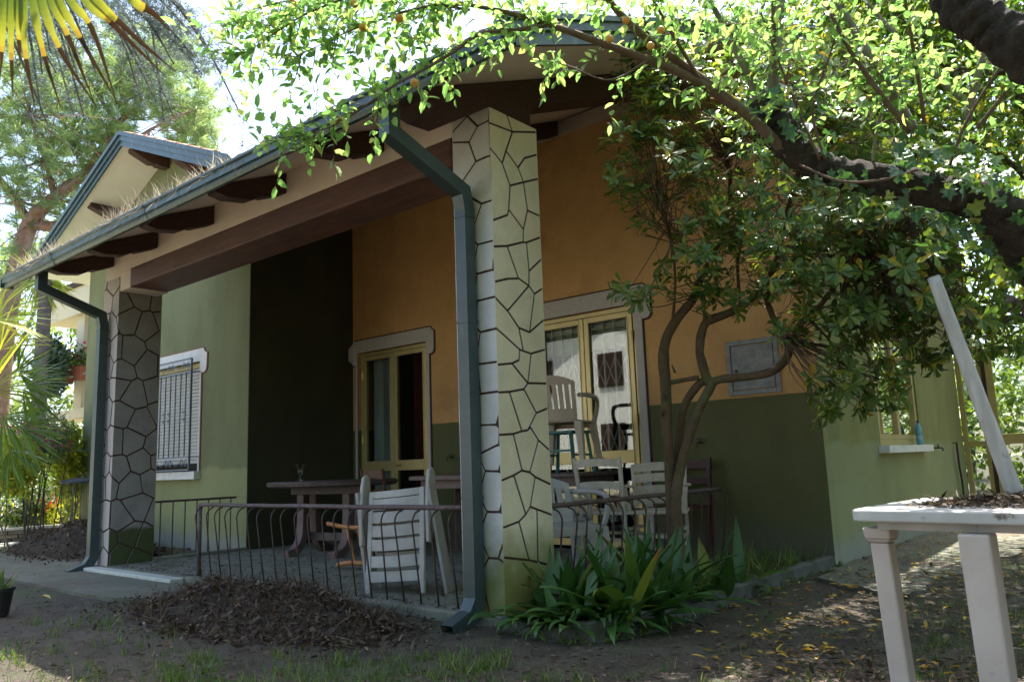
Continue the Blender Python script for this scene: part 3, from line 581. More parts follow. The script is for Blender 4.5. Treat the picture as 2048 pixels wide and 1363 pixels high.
# main roof: soffit slab, tiles, gutter and rake fascia
def slab(name, mat, x0, x1, y0, y1, zf, t):
    MB().hexa([(x0, y0, zf(y0)), (x1, y0, zf(y0)), (x1, y1, zf(y1)), (x0, y1, zf(y1)), (x0, y0, zf(y0)+t), (x1, y0, zf(y0)+t), (x1, y1, zf(y1)+t), (x0, y1, zf(y1)+t)]).build(name, mat, H)
EX0, EX1, EY = -9.10, -2.33, 2.86
slab('soffit', 'cream_plaster', EX0, EX1, EY, 8.6, ceil_z, .06)
slab('soffit', 'cream_plaster', EX0, EX1, 8.6, 14.3, lambda y: ceil_z(17.2-y), .06)
slab('roof', 'terracotta', EX0, EX1-.0, EY, 8.6, lambda y: ceil_z(y)+.062, .05)
slab('roof', 'terracotta', EX0, EX1-.0, 8.6, 14.3, lambda y: ceil_z(17.2-y)+.062, .05)
# moulded gutter along the eave
prof = [(2.86, 3.055), (2.80, 2.945), (2.775, 2.945), (2.760, 2.968), (2.760, 2.985), (2.742, 2.992), (2.742, 3.035), (2.725, 3.045), (2.725, 3.062), (2.738, 3.066), (2.75, 3.05), (2.765, 2.99), (2.84, 2.99), (2.855, 3.07)]
g0, g1 = -9.34, EX1+.05
MB().prism([(g0, y, z) for y, z in prof], (g1-g0, 0, 0)).build('gutter', 'green_metal', H)
MB().box((g0, 2.735, 2.95), (g0+.012, 2.86, 3.05)).build('gutter_end', 'green_metal', H)
for x in (-8.0, -6.1, -4.25):
    MB().prism([(x, y-.003 if y < 2.8 else y+.003, z-.003) for y, z in prof[:9]+[(2.76, 3.058), (2.775, 2.955), (2.85, 2.955)][:0]+[(2.738, 3.05), (2.77, 2.96), (2.80, 2.955), (2.85, 3.05)]], (.035, 0, 0)).build('gutter_joint', 'green_metal', H)
# rake fascia on the right, rising with the roof: two stepped boards
def rake(x, y0, y1, zf):
    for dx, a, b in ((0, -.055, .085), (.025, .02, .10), (.045, .075, .11)):
        MB().hexa([(x+dx, y0, zf(y0)+a), (x+dx+.028, y0, zf(y0)+a), (x+dx+.028, y1, zf(y1)+a), (x+dx, y1, zf(y1)+a), (x+dx, y0, zf(y0)+b), (x+dx+.028, y0, zf(y0)+b), (x+dx+.028, y1, zf(y1)+b), (x+dx, y1, zf(y1)+b)]).build('fascia', 'green_metal', H)
rake(EX1, 2.74, 8.6, ceil_z); rake(EX1, 8.6, 14.3, lambda y: ceil_z(17.2-y))
# edge row of curved tiles along eave and rake
def tile_mesh():
    mb = MB(); n = 6; vs = []
    for j, (yy, r) in enumerate(((0, .075), (.36, .062))):
        for k in range(n+1): a = math.pi*k/n; vs += [(math.cos(a)*r, yy, math.sin(a)*r*.8), (math.cos(a)*(r-.012), yy, math.sin(a)*(r-.012)*.8)]
    m = 2*(n+1); fs = []
    for k in range(n):
        a = 2*k; fs += [(a, a+2, m+a+2, m+a), (a+1, m+a+1, m+a+3, a+3), (a, a+1, a+3, a+2)]
    mb.add(vs, fs); me = bpy.data.meshes.new('tile'); me.from_pydata(mb.v, [], mb.f); me.materials.append(MATS['terracotta']); return me
TILE = tile_mesh()
def tile(parent_org, x, y, z, dirv, s=1.0):
    d = Vector(dirv).normalized(); side = d.cross(Vector((0, 0, 1))).normalized(); up = side.cross(d)
    o = bpy.data.objects.new('tile', TILE); COL.objects.link(o); o.parent = parent_org; org = origin_of(parent_org)
    o.matrix_local = Matrix(((side.x*s, d.x*s, up.x*s, x-org.x), (side.y*s, d.y*s, up.y*s, y-org.y), (side.z*s, d.z*s, up.z*s, z-org.z), (0, 0, 0, 1)))
roofs = [o for o in bpy.data.objects if o.name.startswith('roof')]
for i in range(31):
    tile(roofs[0], -9.0+.215*i+random.uniform(-.01, .01), 2.90, ceil_z(2.90)+.068, (0, 1, .417))
for i in range(11):
    y = 3.0+.40*i; tile(roofs[0], EX1-.05, y, ceil_z(y)+.07, (0, 1, .417), .9)

# wing roof: two slopes, fascia with gutter mould on the gable front, white soffit, purlin tails
GY = 4.40
def wslab(name, mat, xa, xb, t0, t1, y0=GY+.04, y1=12.9):
    def z(x): return wing_z(x)+.0
    MB().hexa([(xa, y0, z(xa)+t0), (xb, y0, z(xb)+t0), (xb, y1, z(xb)+t0), (xa, y1, z(xa)+t0), (xa, y0, z(xa)+t1), (xb, y0, z(xb)+t1), (xb, y1, z(xb)+t1), (xa, y1, z(xa)+t1)]).build(name, mat, H)
for nm, mt, a, b in (('soffit', 'white_soffit', 0, .06), ('roof', 'terracotta', .062, .12)):
    wslab(nm, mt, -13.70, AX, a, b); wslab(nm, mt, AX, RX, a, b); wslab(nm, mt, RX, -7.75, a, b, GY+.04, 5.5)
wing_roof = [o for o in bpy.data.objects if o.name.startswith('roof')][-3]
for xa, xb in ((-13.78, AX), (AX, -7.72)):
    for dy, t0, t1 in ((0, -.03, .15), (-.022, .045, .165), (-.045, .12, .18)):
        y0, y1 = GY+.04+dy-.022, GY+.04+dy
        MB().hexa([(xa, y0, wing_z(xa)+t0), (xb, y0, wing_z(xb)+t0), (xb, y1, wing_z(xb)+t0), (xa, y1, wing_z(xa)+t0), (xa, y0, wing_z(xa)+t1), (xb, y0, wing_z(xb)+t1), (xb, y1, wing_z(xb)+t1), (xa, y1, wing_z(xa)+t1)]).build('fascia', 'green_metal', H)
    sg = 1 if xb > AX else -1
    x = AX+sg*.05
    while -13.6 < x < -7.9:
        if abs(x-AX) > .2: tile(wing_roof, x, GY+.06, wing_z(x)+.14, (-sg, 0, .41), 1.0)
        x += sg*.30
for x in (-9.18, -10.48, -11.78, -12.95):
    zt = wing_z(x)-.0 if x != -10.48 else wing_z(AX)-.03
    if x == -9.18: zt = wing_z(x-.14)-.02
    P = [(GY+.14, zt), (GY+.14, zt-.06), (GY+.24, zt-.10), (GY+.40, zt-.165), (GY+.48, zt-.15), (GY+.50, zt-.17), (WY-.001, zt-.17), (WY-.001, zt)]
    MB().prism([(x-.13, y, z) for y, z in P], (.14, 0, 0)).build('purlin', 'brown_wood', H, bevel=.005)

# downpipes
def square_pipe(name_pts, w=.088, d=.088, parent=H, foot=None):
    mb = MB(); pts = [Vector(p) for p in name_pts]
    up = Vector((1, 0, 0)); prev = None; rings = []
    for i, p in enumerate(pts):
        t = (pts[min(i+1, len(pts)-1)]-pts[max(i-1, 0)]).normalized() if 0 < i < len(pts)-1 else ((pts[1]-pts[0]) if i == 0 else (pts[-1]-pts[-2])).normalized()
        if 0 < i < len(pts)-1:
            a, b = (pts[i]-pts[i-1]).normalized(), (pts[i+1]-pts[i]).normalized(); t = (a+b).normalized(); k = 1/max(.3, math.cos(a.angle(b)/2))
        else: k = 1
        s = up; u = t.cross(s).normalized()*k
        rings.append([p-s*w/2-u*d/2, p+s*w/2-u*d/2, p+s*w/2+u*d/2, p-s*w/2+u*d/2])
    vs = [q for r in rings for q in r]; m = len(rings)
    fs = [(i*4+k, i*4+(k+1) % 4, (i+1)*4+(k+1) % 4, (i+1)*4+k) for i in range(m-1) for k in range(4)]+[(3, 2, 1, 0)]
    mb.add(vs, fs); return mb.build('downpipe', 'pipe_green', parent)
def full_pipe(x, xo, low):
    p = square_pipe([(x, 2.86, 3.00), (x, 2.86, 2.83), (x, FY-.10, 2.62), (x, FY-.075, 2.50), (x, FY-.075, low+.17), (x, FY-.13, low+.08), (x, FY-.30, low+.02)])
    for z in (1.78, .72, 2.45):
        MB().box((x-.048, FY-.123, z), (x+.048, FY-.027, z+.018)).build('pipe_joint', 'pipe_green', p)
    MB().box((x-.02, FY-.03, 1.25), (x+.02, FY+.002, 1.27)).build('bracket', 'green_metal', p)
full_pipe(-3.262, 0, -.02); full_pipe(-8.54, 0, -.03)

# ------------------------------------------------------------------ decorated surrounds, doors, windows
def crest(x0, x1, z0, z1, y, top, jamb, ear, parent, mat='trim_white', line='trim_brown', lw=.018, left=True, right=True):
    """moulded surround: band over the opening, ears with bitten corners, narrow jambs"""
    def outline(g):
        e, t = ear, top; r = ear*.42
        def side(sx, x, flip):
            # from the jamb foot up to the crest
            q = [(x+sx*(jamb+g), z0), (x+sx*(jamb+g), z1-t*.95-g)]
            X = x+sx*(jamb+e*.62+g)
            q += [(x+sx*(jamb+e*.28), z1-t*.95-g)]
            for k in range(5): a = math.pi/2*k/4; q.append((x+sx*(jamb+e*.28+r*.9*math.sin(a)*1.0+g*k/4), z1-t*.95-g+r*.9*(1-math.cos(a))))
            zt = z1+t-r*.75
            q += [(x+sx*(jamb+e*.28+r*.9+g), zt)]
            for k in range(5): a = math.pi/2*k/4; q.append((x+sx*(jamb+e*.28+r*.9*(1-math.sin(a))+g*(1-k/4)), zt+(r*.75)*(1-math.cos(a))+g*k/4*.5))
            q += [(x+sx*(jamb+e*.12), z1+t+g)]
            return q
        R = side(1, x1, 0); L = side(-1, x0, 0)
        return L, R
    for g, mt, th in ((lw, line, .010), (0, mat, .018)):
        L, R = outline(g)
        # three pieces: left jamb+ear, band, right jamb+ear as one outline split on the opening
        poly = [(x0, z0)]+[L[0]]+L[1:]+list(reversed(R[1:]))+[R[0], (x1, z0), (x1, z1), (x0, z1)]
        MB().prism([(x, y, z) for x, z in poly], (0, -th, 0)).build('surround', mt, parent)
def bars(name, mat, parent, segs, y0, y1):
    mb = MB()
    for (x0, z0, x1, z1) in segs: mb.box((x0, y0, z0), (x1, y1, z1))
    return mb.build(name, mat, parent, bevel=.003)
def french_door(x0, x1, z0, z1, y, label):
    d = bars('door', 'gold_aluminium', H, [(x0, z0, x0+.045, z1), (x1-.045, z0, x1, z1), (x0+.045, z1-.045, x1-.045, z1)], y-.012, y+.05)
    xm = (x0+x1)/2; zr = .95
    for a, b in ((x0+.052, xm-.004), (xm+.004, x1-.052)):
        lf = bars('door_leaf', 'gold_aluminium', d, [], 0, 0) if False else None
        seg = [(a, z0+.02, a+.055, z1-.052), (b-.055, z0+.02, b, z1-.052), (a+.055, z1-.107, b-.055, z1-.052), (a+.055, z0+.02, b-.055, z0+.09), (a+.055, zr-.06, b-.055, zr+.065)]
        bars('door_leaf', 'gold_aluminium', d, seg, y-.022, y+.022)
        # slim grooves of the profile
        bars('glazing_bead', 'gold_aluminium', d, [(a+.050, z0+.10, a+.062, z1-.115), (b-.062, z0+.10, b-.050, z1-.115)], y-.030, y-.0225)
        for c0, c1 in ((z0+.09, zr-.06), (zr+.065, z1-.107)):
            MB().box((a+.055, y-.002, c0), (b-.055, y+.002, c1)).build('pane', 'door_glass', d)
        hx = a-.004 if a < xm-.1 else b+.004
        for hz in (z0+.5, z1-.35, 1.25): MB().tube([(hx, y-.03, hz), (hx, y-.03, hz+.10)], .011, 8).build('hinge', 'brass', d)
    MB().tube([(xm+.035, y-.022, zr+.005), (xm+.035, y-.06, zr+.005), (xm+.16, y-.062, zr+.0)], .009, 8).build('handle', 'brass', d)
    return d
DY = OY+.055
d1 = french_door(D1[0]+.005, D1[1]-.005, .06, DZ-.005, DY, '')
crest(D1[0], D1[1], 1.43*0+.06, DZ, OY, .165, .045, .13, H)
d2 = french_door(D2[0]+.005, D2[1]-.005, .06, DZ-.005, DY, '')
crest(D2[0], D2[1], .06, DZ, OY, .175, .085, .15, H)
# the ear of the first surround runs round onto the dark return wall
MB().prism([(RX, OY-.002, 2.27), (RX, OY-.10, 2.33), (RX, OY-.10, 2.52), (RX, OY-.03, 2.58), (RX, OY-.002, 2.60)], (.011, 0, 0)).build('surround', 'trim_brown', H)
MB().prism([(RX+.004, OY-.002, 2.29), (RX+.004, OY-.082, 2.345), (RX+.004, OY-.082, 2.505), (RX+.004, OY-.03, 2.56), (RX+.004, OY-.002, 2.585)], (.014, 0, 0)).build('surround', 'trim_white', H)
# rooms behind the doors: closed boxes so no daylight leaks in
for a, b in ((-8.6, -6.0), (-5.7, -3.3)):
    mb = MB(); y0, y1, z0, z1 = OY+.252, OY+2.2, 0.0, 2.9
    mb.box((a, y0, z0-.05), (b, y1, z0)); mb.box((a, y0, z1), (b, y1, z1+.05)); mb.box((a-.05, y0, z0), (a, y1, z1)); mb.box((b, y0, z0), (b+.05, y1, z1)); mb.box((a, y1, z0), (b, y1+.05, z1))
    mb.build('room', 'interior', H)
def curtain(x0, x1, y, z0, z1, mat, n=9, amp=.025):
    pts = []; m = n*4
    for k in range(m+1): pts.append((x0+(x1-x0)*k/m, y+amp*math.sin(2*math.pi*n*k/m)+random.uniform(-.004, .004)))
    mb = MB(); vs = [(x, yy, z0) for x, yy in pts]+[(x, yy, z1) for x, yy in pts]
    mb.add(vs, [(k, k+1, m+2+k, m+1+k) for k in range(m)]); return mb.build('curtain', mat, H)
curtain(-8.12, -7.92, OY+.18, .1, 2.38, 'curtain_grey', 2); curtain(-7.90, -7.66, OY+.17, .1, 2.38, 'curtain_grey', 5)
curtain(-7.36, -7.08, OY+.19, .1, 2.38, 'curtain_red', 4)
# second door: folding gate and half raised roller shutter behind the glass
mb = MB()
for k in range(11): z = 2.42-k*.034; mb.box((D2[0]+.02, OY+.13, z-.031), (D2[1]-.02, OY+.142, z))
mb.build('shutter', 'shutter_slat', d2)
gx0, gx1 = D2[0]+.05, D2[1]-.05; n = 9
for k in range(n+1):
    x = gx0+(gx1-gx0)*k/n; MB().box((x-.009, OY+.092, .08), (x+.009, OY+.108, 2.40)).build('gate_bar', 'steel_gate', d2)
for zc in (.45, 1.12, 1.82):
    for k in range(n):
        x = gx0+(gx1-gx0)*k/n; dx = (gx1-gx0)/n
        for s in (1, -1):
            MB().bar((x, OY+.1+s*.006, zc-s*.16), (x+dx, OY+.1+s*.006, zc+s*.16), .006, .014, (0, 1, 0)).build('gate_lattice', 'steel_gate', d2)

# wing window: recess, closed slatted shutter, sill, surround, wrought iron grille
win = bars('window', 'gold_aluminium', H, [(WX0, WZ0, WX0+.05, WZ1), (WX1-.05, WZ0, WX1, WZ1), (WX0+.05, WZ1-.06, WX1-.05, WZ1)], WY+.06, WY+.13)
k = 0; z = WZ0+.10
while z < WZ1-.03:
    MB().hexa([(WX0+.05, WY+.075, z), (WX1-.05, WY+.075, z), (WX1-.05, WY+.09, z), (WX0+.05, WY+.09, z), (WX0+.05, WY+.083, z+.040), (WX1-.05, WY+.083, z+.040), (WX1-.05, WY+.098, z+.040), (WX0+.05, WY+.098, z+.040)]).build('slat', 'shutter_slat', win); z += .0455
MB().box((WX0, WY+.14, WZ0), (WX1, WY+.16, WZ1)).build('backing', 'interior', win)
MB().box((WX0-.08, WY-.085, WZ0-.10), (WX1+.05, WY+.10, WZ0-.001)).build('sill', 'sill_stone', H, bevel=.004)
crest(WX0, WX1, WZ0-.0, WZ1, WY, .16, .035, .20, H, 'sill_stone', 'trim_red', .014)
gy = WY-.115
mb = MB()
gxa, gxb, ga, gb = WX0+.0, WX1-.02, WZ0+.02, WZ1+.03
fr = MB()
for a, b in (((gxa, gy, ga), (gxb, gy, ga)), ((gxa, gy, gb), (gxb, gy, gb)), ((gxa, gy, ga), (gxa, gy, gb)), ((gxb, gy, ga), (gxb, gy, gb)), ((gxa, gy, ga+.16), (gxb, gy, ga+.16)), ((gxa, gy, gb-.17), (gxb, gy, gb-.17))):
    fr.bar(a, b, .016, .026, (0, 1, 0))
for x in (gxa, gxb):
    for z in (ga+.16, gb-.17): fr.bar((x, gy, z), (x+(.05 if x == gxb else -.05), WY, z), .014, .014)
grille = fr.build('grille', 'grille_blue', win)
nb = 14
for i in range(1, nb):
    x = gxa+(gxb-gxa)*i/nb; MB().bar((x, gy, ga+.16), (x, gy, gb-.17), .014, .014, (0, 1, 0)).build('grille_bar', 'grille_blue', win)
def scroll(cx, cz, r, s, f, y=gy):
    return [(cx+s*r*(1-t/12*.75)*math.cos(t*.62+f), y, cz+r*(1-t/12*.75)*math.sin(t*.62+f)) for t in range(13)]
for i in range(5):
    cx = gxa+.14+i*(gxb-gxa-.28)/4
    for zc in (ga+.08, gb-.085):
        for s in (1, -1): MB().tube(scroll(cx+s*.055, zc, .048, s, 1.2), .006, 5).build('grille_scroll', 'grille_blue', win)
    if i < 4:
        w = (gxb-gxa-.28)/4
        for zc in (ga+.08, gb-.085): MB().tube([(cx+.06+(w-.12)*t/6, gy, zc+.03*math.cos(math.pi*t/3)) for t in range(7)], .005, 5).build('grille_scroll', 'grille_blue', win)
for i in (2, 5, 6, 9, 10, 13):
    x = gxa+(gxb-gxa)*(i-.05)/nb
    for zc in (1.62, 1.72): 
        MB().tube(scroll(x-.03, zc, .028, 1, 0 if zc < 1.7 else 3), .0045, 4).build('grille_scroll', 'grille_blue', win)

# side window with its reflecting panes, sill
sw = MB(); y0, y1, z0, z1 = SW; X0, X1 = SX-.07, SX-.015
for a, b, c_, d in ((y0, y0+.05, z0, z1), (y1-.05, y1, z0, z1), (y0, y1, z0, z0+.06), (y0, y1, z1-.06, z1)): sw.box((X0, a+.0, c_), (X1, b, d))
side_win = sw.build('window', 'gold_aluminium', H, bevel=.003)
ys = [y0+.05, (y0+y1)/2, y1-.05]
for a, b in zip(ys, ys[1:]):
    s = MB()
    for p, q, c_, d in ((a, a+.045, z0+.06, z1-.06), (b-.045, b, z0+.06, z1-.06), (a+.045, b-.045, z0+.06, z0+.11), (a+.045, b-.045, z1-.11, z1-.06)): s.box((X0+.005, p, c_), (X1+.004, q, d))
    s.build('sash', 'gold_aluminium', side_win, bevel=.003)
    MB().box((SX-.045, a+.045, z0+.11), (SX-.041, b-.045, z1-.11)).build('pane', 'window_glass', side_win)
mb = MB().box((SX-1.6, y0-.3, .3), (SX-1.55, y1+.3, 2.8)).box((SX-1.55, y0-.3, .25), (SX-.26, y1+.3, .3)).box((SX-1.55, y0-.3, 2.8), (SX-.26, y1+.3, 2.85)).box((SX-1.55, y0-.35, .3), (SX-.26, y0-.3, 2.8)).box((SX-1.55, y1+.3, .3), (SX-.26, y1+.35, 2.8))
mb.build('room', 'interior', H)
MB().box((SX-.03, y0-.08, z0-.075), (SX+.10, y1+.10, z0-.002)).build('sill', 'sill_stone', H, bevel=.004)

# meter cabinet, taps
cab = bars('meter_cabinet', 'grey_metal', H, [(-3.025, 1.445, -2.985, 1.93), (-2.59, 1.445, -2.55, 1.93), (-2.985, 1.445, -2.59, 1.485), (-2.985, 1.89, -2.59, 1.93)], OY-.022, OY-.001)
MB().box((-2.978, OY-.016, 1.492), (-2.597, OY-.002, 1.883)).build('cabinet_door', 'grey_metal', cab, bevel=.003)
MB().tube([(-2.94, OY-.016, 1.66), (-2.94, OY-.035, 1.66)], .014, 10).build('lock', 'iron', cab)
def tap(p, d):
    p = Vector(p); d = Vector(d); mb = MB().tube([p, p+d*.05, p+d*.09, p+d*.10+Vector((0, 0, -.035))], .010, 8).tube([p+d*.05, p+d*.05+Vector((0, 0, .035))], .008, 8)
    s = d.cross(Vector((0, 0, 1))); mb.tube([p+d*.05+s*.03+Vector((0, 0, .037)), p+d*.05-s*.03+Vector((0, 0, .037))], .006, 6); mb.build('tap', 'iron', H, smooth_=True)
tap((-6.50, OY, 1.02), (0, -1, 0)); tap((-3.33, OY, 1.05), (0, -1, 0)); tap((SX, 10.33, .93), (1, 0, 0))
# glazed side entrance at the end of the wall
sy = 12.02
ent = bars('door', 'gold_aluminium', H, [(-2.235, -.02, -2.175, 2.27), (-1.985, -.02, -1.93, 2.27), (-2.175, 2.21, -1.985, 2.27), (-2.175, .93, -1.985, 1.0), (-2.175, -.02, -1.985, .04)], sy, sy+.06)
for a, b in ((.04, .93), (1.0, 2.21)): MB().box((-2.175, sy+.025, a), (-1.985, sy+.03, b)).build('pane', 'door_glass', ent)
lx0, lx1 = -1.88, -1.42
MB().box((-1.93, sy-.02, -.02), (-1.89, sy+.10, 2.27)).build('door_jamb', 'dark_brown', ent)
leaf = bars('door_leaf', 'gold_aluminium', ent, [(-1.885, 0, -1.80, 2.22), (-1.33, 0, -1.24, 2.22), (-1.80, 2.13, -1.33, 2.22), (-1.80, .95, -1.33, 1.08), (-1.80, 0, -1.33, .08)], sy-.01, sy+.04)
for a, b in ((.08, .95), (1.08, 2.13)): MB().box((-1.80, sy+.012, a), (-1.33, sy+.017, b)).build('pane', 'door_glass', ent)
MB().tube([(-1.30, sy-.012, 1.02), (-1.30, sy-.05, 1.02), (-1.42, sy-.052, 1.02)], .011, 8).build('handle', 'brass', ent)

# ------------------------------------------------------------------ railings
def hook_railing(name, label, a, b, n, out, top, posts=(), bottom=.055, bulge=.066):
    a, b, out = Vector(a), Vector(b), Vector(out); r = thing(name, label, 'railing', a)
    m = 14; pts = [a+(b-a)*(k/m)+Vector((0, 0, top+random.uniform(-.002, .002))) for k in range(m+1)]
    MB().tube(pts, .0165, 8).build('top_rail', 'rail_purple', r, smooth_=True)
    for i in range(n):
        p = a+(b-a)*((i+.35)/n)+Vector((random.uniform(-.006, .006), random.uniform(-.004, .004), 0))
        bulge_ = bulge; bulge = bulge*random.uniform(.75, 1.25)
        q = [p+out*.0+Vector((0, 0, bottom)), p+out*(bulge*.5)+Vector((0, 0, .3)), p+out*bulge+Vector((0, 0, top-.10))]
        for t in range(1, 7):
            ang = math.pi/2*t/6; q.append(p+out*(bulge-.06*(1-math.cos(ang)))+Vector((0, 0, top-.10+.078*math.sin(ang))))
        q.append(p+out*.0+Vector((0, 0, top-.012)))
        MB().tube(q, .0062, 6).build('baluster', 'iron', r, smooth_=True); bulge = bulge_
    for p in posts:
        p = Vector(p); MB().tube([p+Vector((0, 0, bottom-.02)), p+Vector((0, 0, top))], .018, 8).build('post', 'rail_purple', r, smooth_=True)
    return r
hook_railing('front_railing', 'low rusty iron railing with hooked bars along the porch front', (-6.67, FY+.05, 0), (-3.42, FY+.05, 0), 20, (0, -1, 0), .66, [(-6.66, FY+.05, 0)])
hook_railing('side_railing', 'rusty railing with hooked bars running from near pillar to orange wall behind the tree trunk', (-3.12, FY+.482, 0), (-3.12, 6.50, 0), 17, (1, 0, 0), .645)
r = thing('back_railing', 'short straight black railing between far pillar and the window wall', 'railing', (RX-.0, 4.0, 0))
MB().bar((-8.34, 4.0, .655), (-8.34, 4.93, .655), .035, .022).build('top_rail', 'iron', r)
for i in range(7):
    y = 4.06+i*.135; MB().tube([(-8.34, y, .04), (-8.34, y, .65)], .007, 6).build('baluster', 'iron', r)
MB().box((-8.40, 4.0, .05), (-8.28, 5.06, .085)).build('kerb', 'concrete', H)

# planting bed with its kerb
K = curve([(-3.06, 3.50), (-2.85, 3.44), (-2.58, 3.42), (-2.40, 3.60), (-2.33, 4.2), (-2.30, 5.2), (-2.27, 6.58)], 5)
ring = []
for i in range(len(K)):
    d = unit(K[min(i+1, len(K)-1)]-K[max(i-1, 0)]); sN = np.array([d[1], -d[0]]); h = .07+.035*min(1, i/14)+random.uniform(-.004, .004)
    ring += [(*(K[i]-sN*.04), -.06), (*(K[i]+sN*(.045+random.uniform(-.005, .005))), -.06), (*(K[i]+sN*.036), h-.01), (*(K[i]+sN*.02), h), (*(K[i]-sN*.035), h)]
kb = MB(); m = len(K); kb.add(ring, [(i*5+k, i*5+(k+1) % 5, (i+1)*5+(k+1) % 5, (i+1)*5+k) for i in range(m-1) for k in range(5)]+[(4, 3, 2, 1, 0)])
kb.build('kerb', 'dark_concrete', kind='structure')
bed = [(*p, .055) for p in K]+[(-3.02, 6.58, .055), (-3.02, 3.55, .055)]
MB().prism(bed, (0, 0, -.1)).build('planting_bed', 'soil_bed', kind='structure')
# ------------------------------------------------------------------ furniture (built at the origin, then set in place)
def place(r, loc, rz=0, rx=0, ry=0):
    r.location = loc; r.rotation_euler = (rx, ry, rz); return r
R_ = math.radians
def rslab(mb, x0, x1, y0, y1, z0, z1, r=.03, n=4):
    P = []
    for cx, cy, a0 in ((x1-r, y1-r, 0), (x0+r, y1-r, 90), (x0+r, y0+r, 180), (x1-r, y0+r, 270)):
        for k in range(n+1): a = R_(a0+90*k/n); P.append((cx+r*math.cos(a), cy+r*math.sin(a), z0))
    return mb.prism(P, (0, 0, z1-z0))
# foreground table
t = thing('garden_table', 'grimy white plastic table in the right foreground heaped with dead needles', 'table')
rslab(MB(), 0, 1.30, 0, .80, .680, .72, .05).build('tabletop', 'table_white', t, bevel=.006)
MB().box((.07, .07, .650), (1.23, .73, .6795)).build('underframe', 'table_white', t)
for (x, y, dx, dy) in ((.045, .16, .03, .00), (.385, .05, .018, -.01), (1.18, .72, .05, .05), (1.2, .1, .05, -.04), (.50, .42, .16, .0)):
    mb = MB(); w = .037 if x != .385 else .046; cap = .012 if x != .385 else -.004
    # head block narrowing to a plain square leg
    for zt, zb, wt, wb, k in ((.650, 0.0, w, w-.003, 1),) if x == .385 else ((.650, .61, w+cap, w+cap*.6, 0), (.61, .597, w+cap*.6, w-.004, 0), (.597, 0.0, w-.004, w-.003, 1)):
        ft, fb = (.65-zt)/.65, (.65-zb)/.65
        mb.hexa([(x+dx*fb-wb, y+dy*fb-wb, zb), (x+dx*fb+wb, y+dy*fb-wb, zb), (x+dx*fb+wb, y+dy*fb+wb, zb), (x+dx*fb-wb, y+dy*fb+wb, zb), (x+dx*ft-wt, y+dy*ft-wt, zt), (x+dx*ft+wt, y+dy*ft-wt, zt), (x+dx*ft+wt, y+dy*ft+wt, zt), (x+dx*ft-wt, y+dy*ft+wt, zt)])
    mb.build('leg', 'table_leg', t, bevel=.008)
place(t, (-.925, 2.90, 0.0), R_(-5))
# dead needles on it
n = 2600; u = rng.random((n, 2)); cx = -.46+(rng.normal(0, .22, n)); cy = 3.32+rng.normal(0, .17, n)
ok = (cx > -.80+(cy-2.9)*.1) & (cy > 2.98) & (cy < 3.60)
P = np.stack([cx, cy, .722+.030*np.exp(-((cx+.46)**2/.06+(cy-3.32)**2/.03))*rng.random(n)], 1)[ok]; n = len(P)
D = np.stack([rng.normal(0, 1, n), rng.normal(0, 1, n), rng.normal(0, .22, n)], 1)
tag(leaf_cloud('dead_needles', P, D, np.tile((0, 0, 1.), (n, 1))+rng.normal(0, .3, (n, 3)), rng.uniform(.02, .06, n), rng.uniform(.003, .016, n), 'leaf_dead', None, 'dia'), 'heap of brown dead leaves and needles on the white foreground tabletop', 'leaf litter')
p0, p1 = Vector(at(2034, 1000, 2.92)), Vector(at(1868, 556, 3.18)); p0.z = .724
dd = (p1-p0); pole = thing('metal_pole', 'weathered grey tubular pole leaning up from the littered white tabletop', 'pole', p0)
pts = [p0+dd*(k/24)+Vector((random.uniform(-.0005, .0005), random.uniform(-.0005, .0005), 0)) for k in range(25)]
MB().tube(pts, [.0305-.006*k/24 for k in range(25)], 20).build('tube', 'pole_grey', pole, smooth_=True)
MB().tube([p1, p1+dd.normalized()*.004], .0246, 20).build('cap', 'grey_metal', pole)

# leaning folded white reclining chair (seen from behind)
t = thing('folding_chair', 'white plastic folding armchair folded up and leaned behind the front railing', 'chair')
w = .245
for s in (-1, 1):
    MB().bar((s*w, .0, .0), (s*(w-.01), .0, .86), .045, .03, (0, 1, 0)).build('back_frame', 'white_plastic', t, bevel=.008)
    # folded arm: long rounded paddle standing up beside the back
    P = [(s*(w+.045), y, z) for y, z in ((-.035, .40), (.025, .40), (.04, .70), (.055, .90), (.045, .985), (.01, 1.02), (-.035, .99), (-.05, .90), (-.055, .66))]
    MB().prism(P, (s*.032, 0, 0)).build('armrest', 'white_plastic', t, bevel=.010)
    MB().bar((s*(w+.085), -.04, .86), (s*(w+.115), .18, .0), .028, .085, (0, 1, 0)).build('leg', 'white_plastic', t, bevel=.006)
    MB().bar((s*(w+.05), .06, .84), (s*(w+.075), .30, .0), .024, .05, (0, 1, 0)).build('leg', 'white_plastic', t, bevel=.006)
for i, z in enumerate((.225, .36, .475, .59, .70, .80)):
    P = []; hh = .094 if z < .78 else .06
    vs = []
    for k in range(9):
        x = -w+.02+(2*w-.04)*k/8; bow = -.045*(1-((k-4)/4)**2); sag = .012*(1-((k-4)/4)**2)
        vs += [(x, bow-.008, z-sag), (x, bow+.008, z-sag), (x, bow+.008, z+hh-sag), (x, bow-.008, z+hh-sag)]
    fs = [(4*k+a, 4*k+(a+1) % 4, 4*k+4+(a+1) % 4, 4*k+4+a) for k in range(8) for a in range(4)]+[(3, 2, 1, 0), (32, 33, 34, 35)]
    MB().add(vs, fs).build('slat', 'white_plastic', t, bevel=.003)
MB().box((-w-.02, -.018, .10), (w+.02, .018, .19)).build('crossbar', 'white_plastic', t, bevel=.005)
for i in range(7):
    MB().box((-w+.03, .062, .20+i*.085), (w-.03, .078, .262+i*.085)).build('seat_slat', 'white_plastic', t)
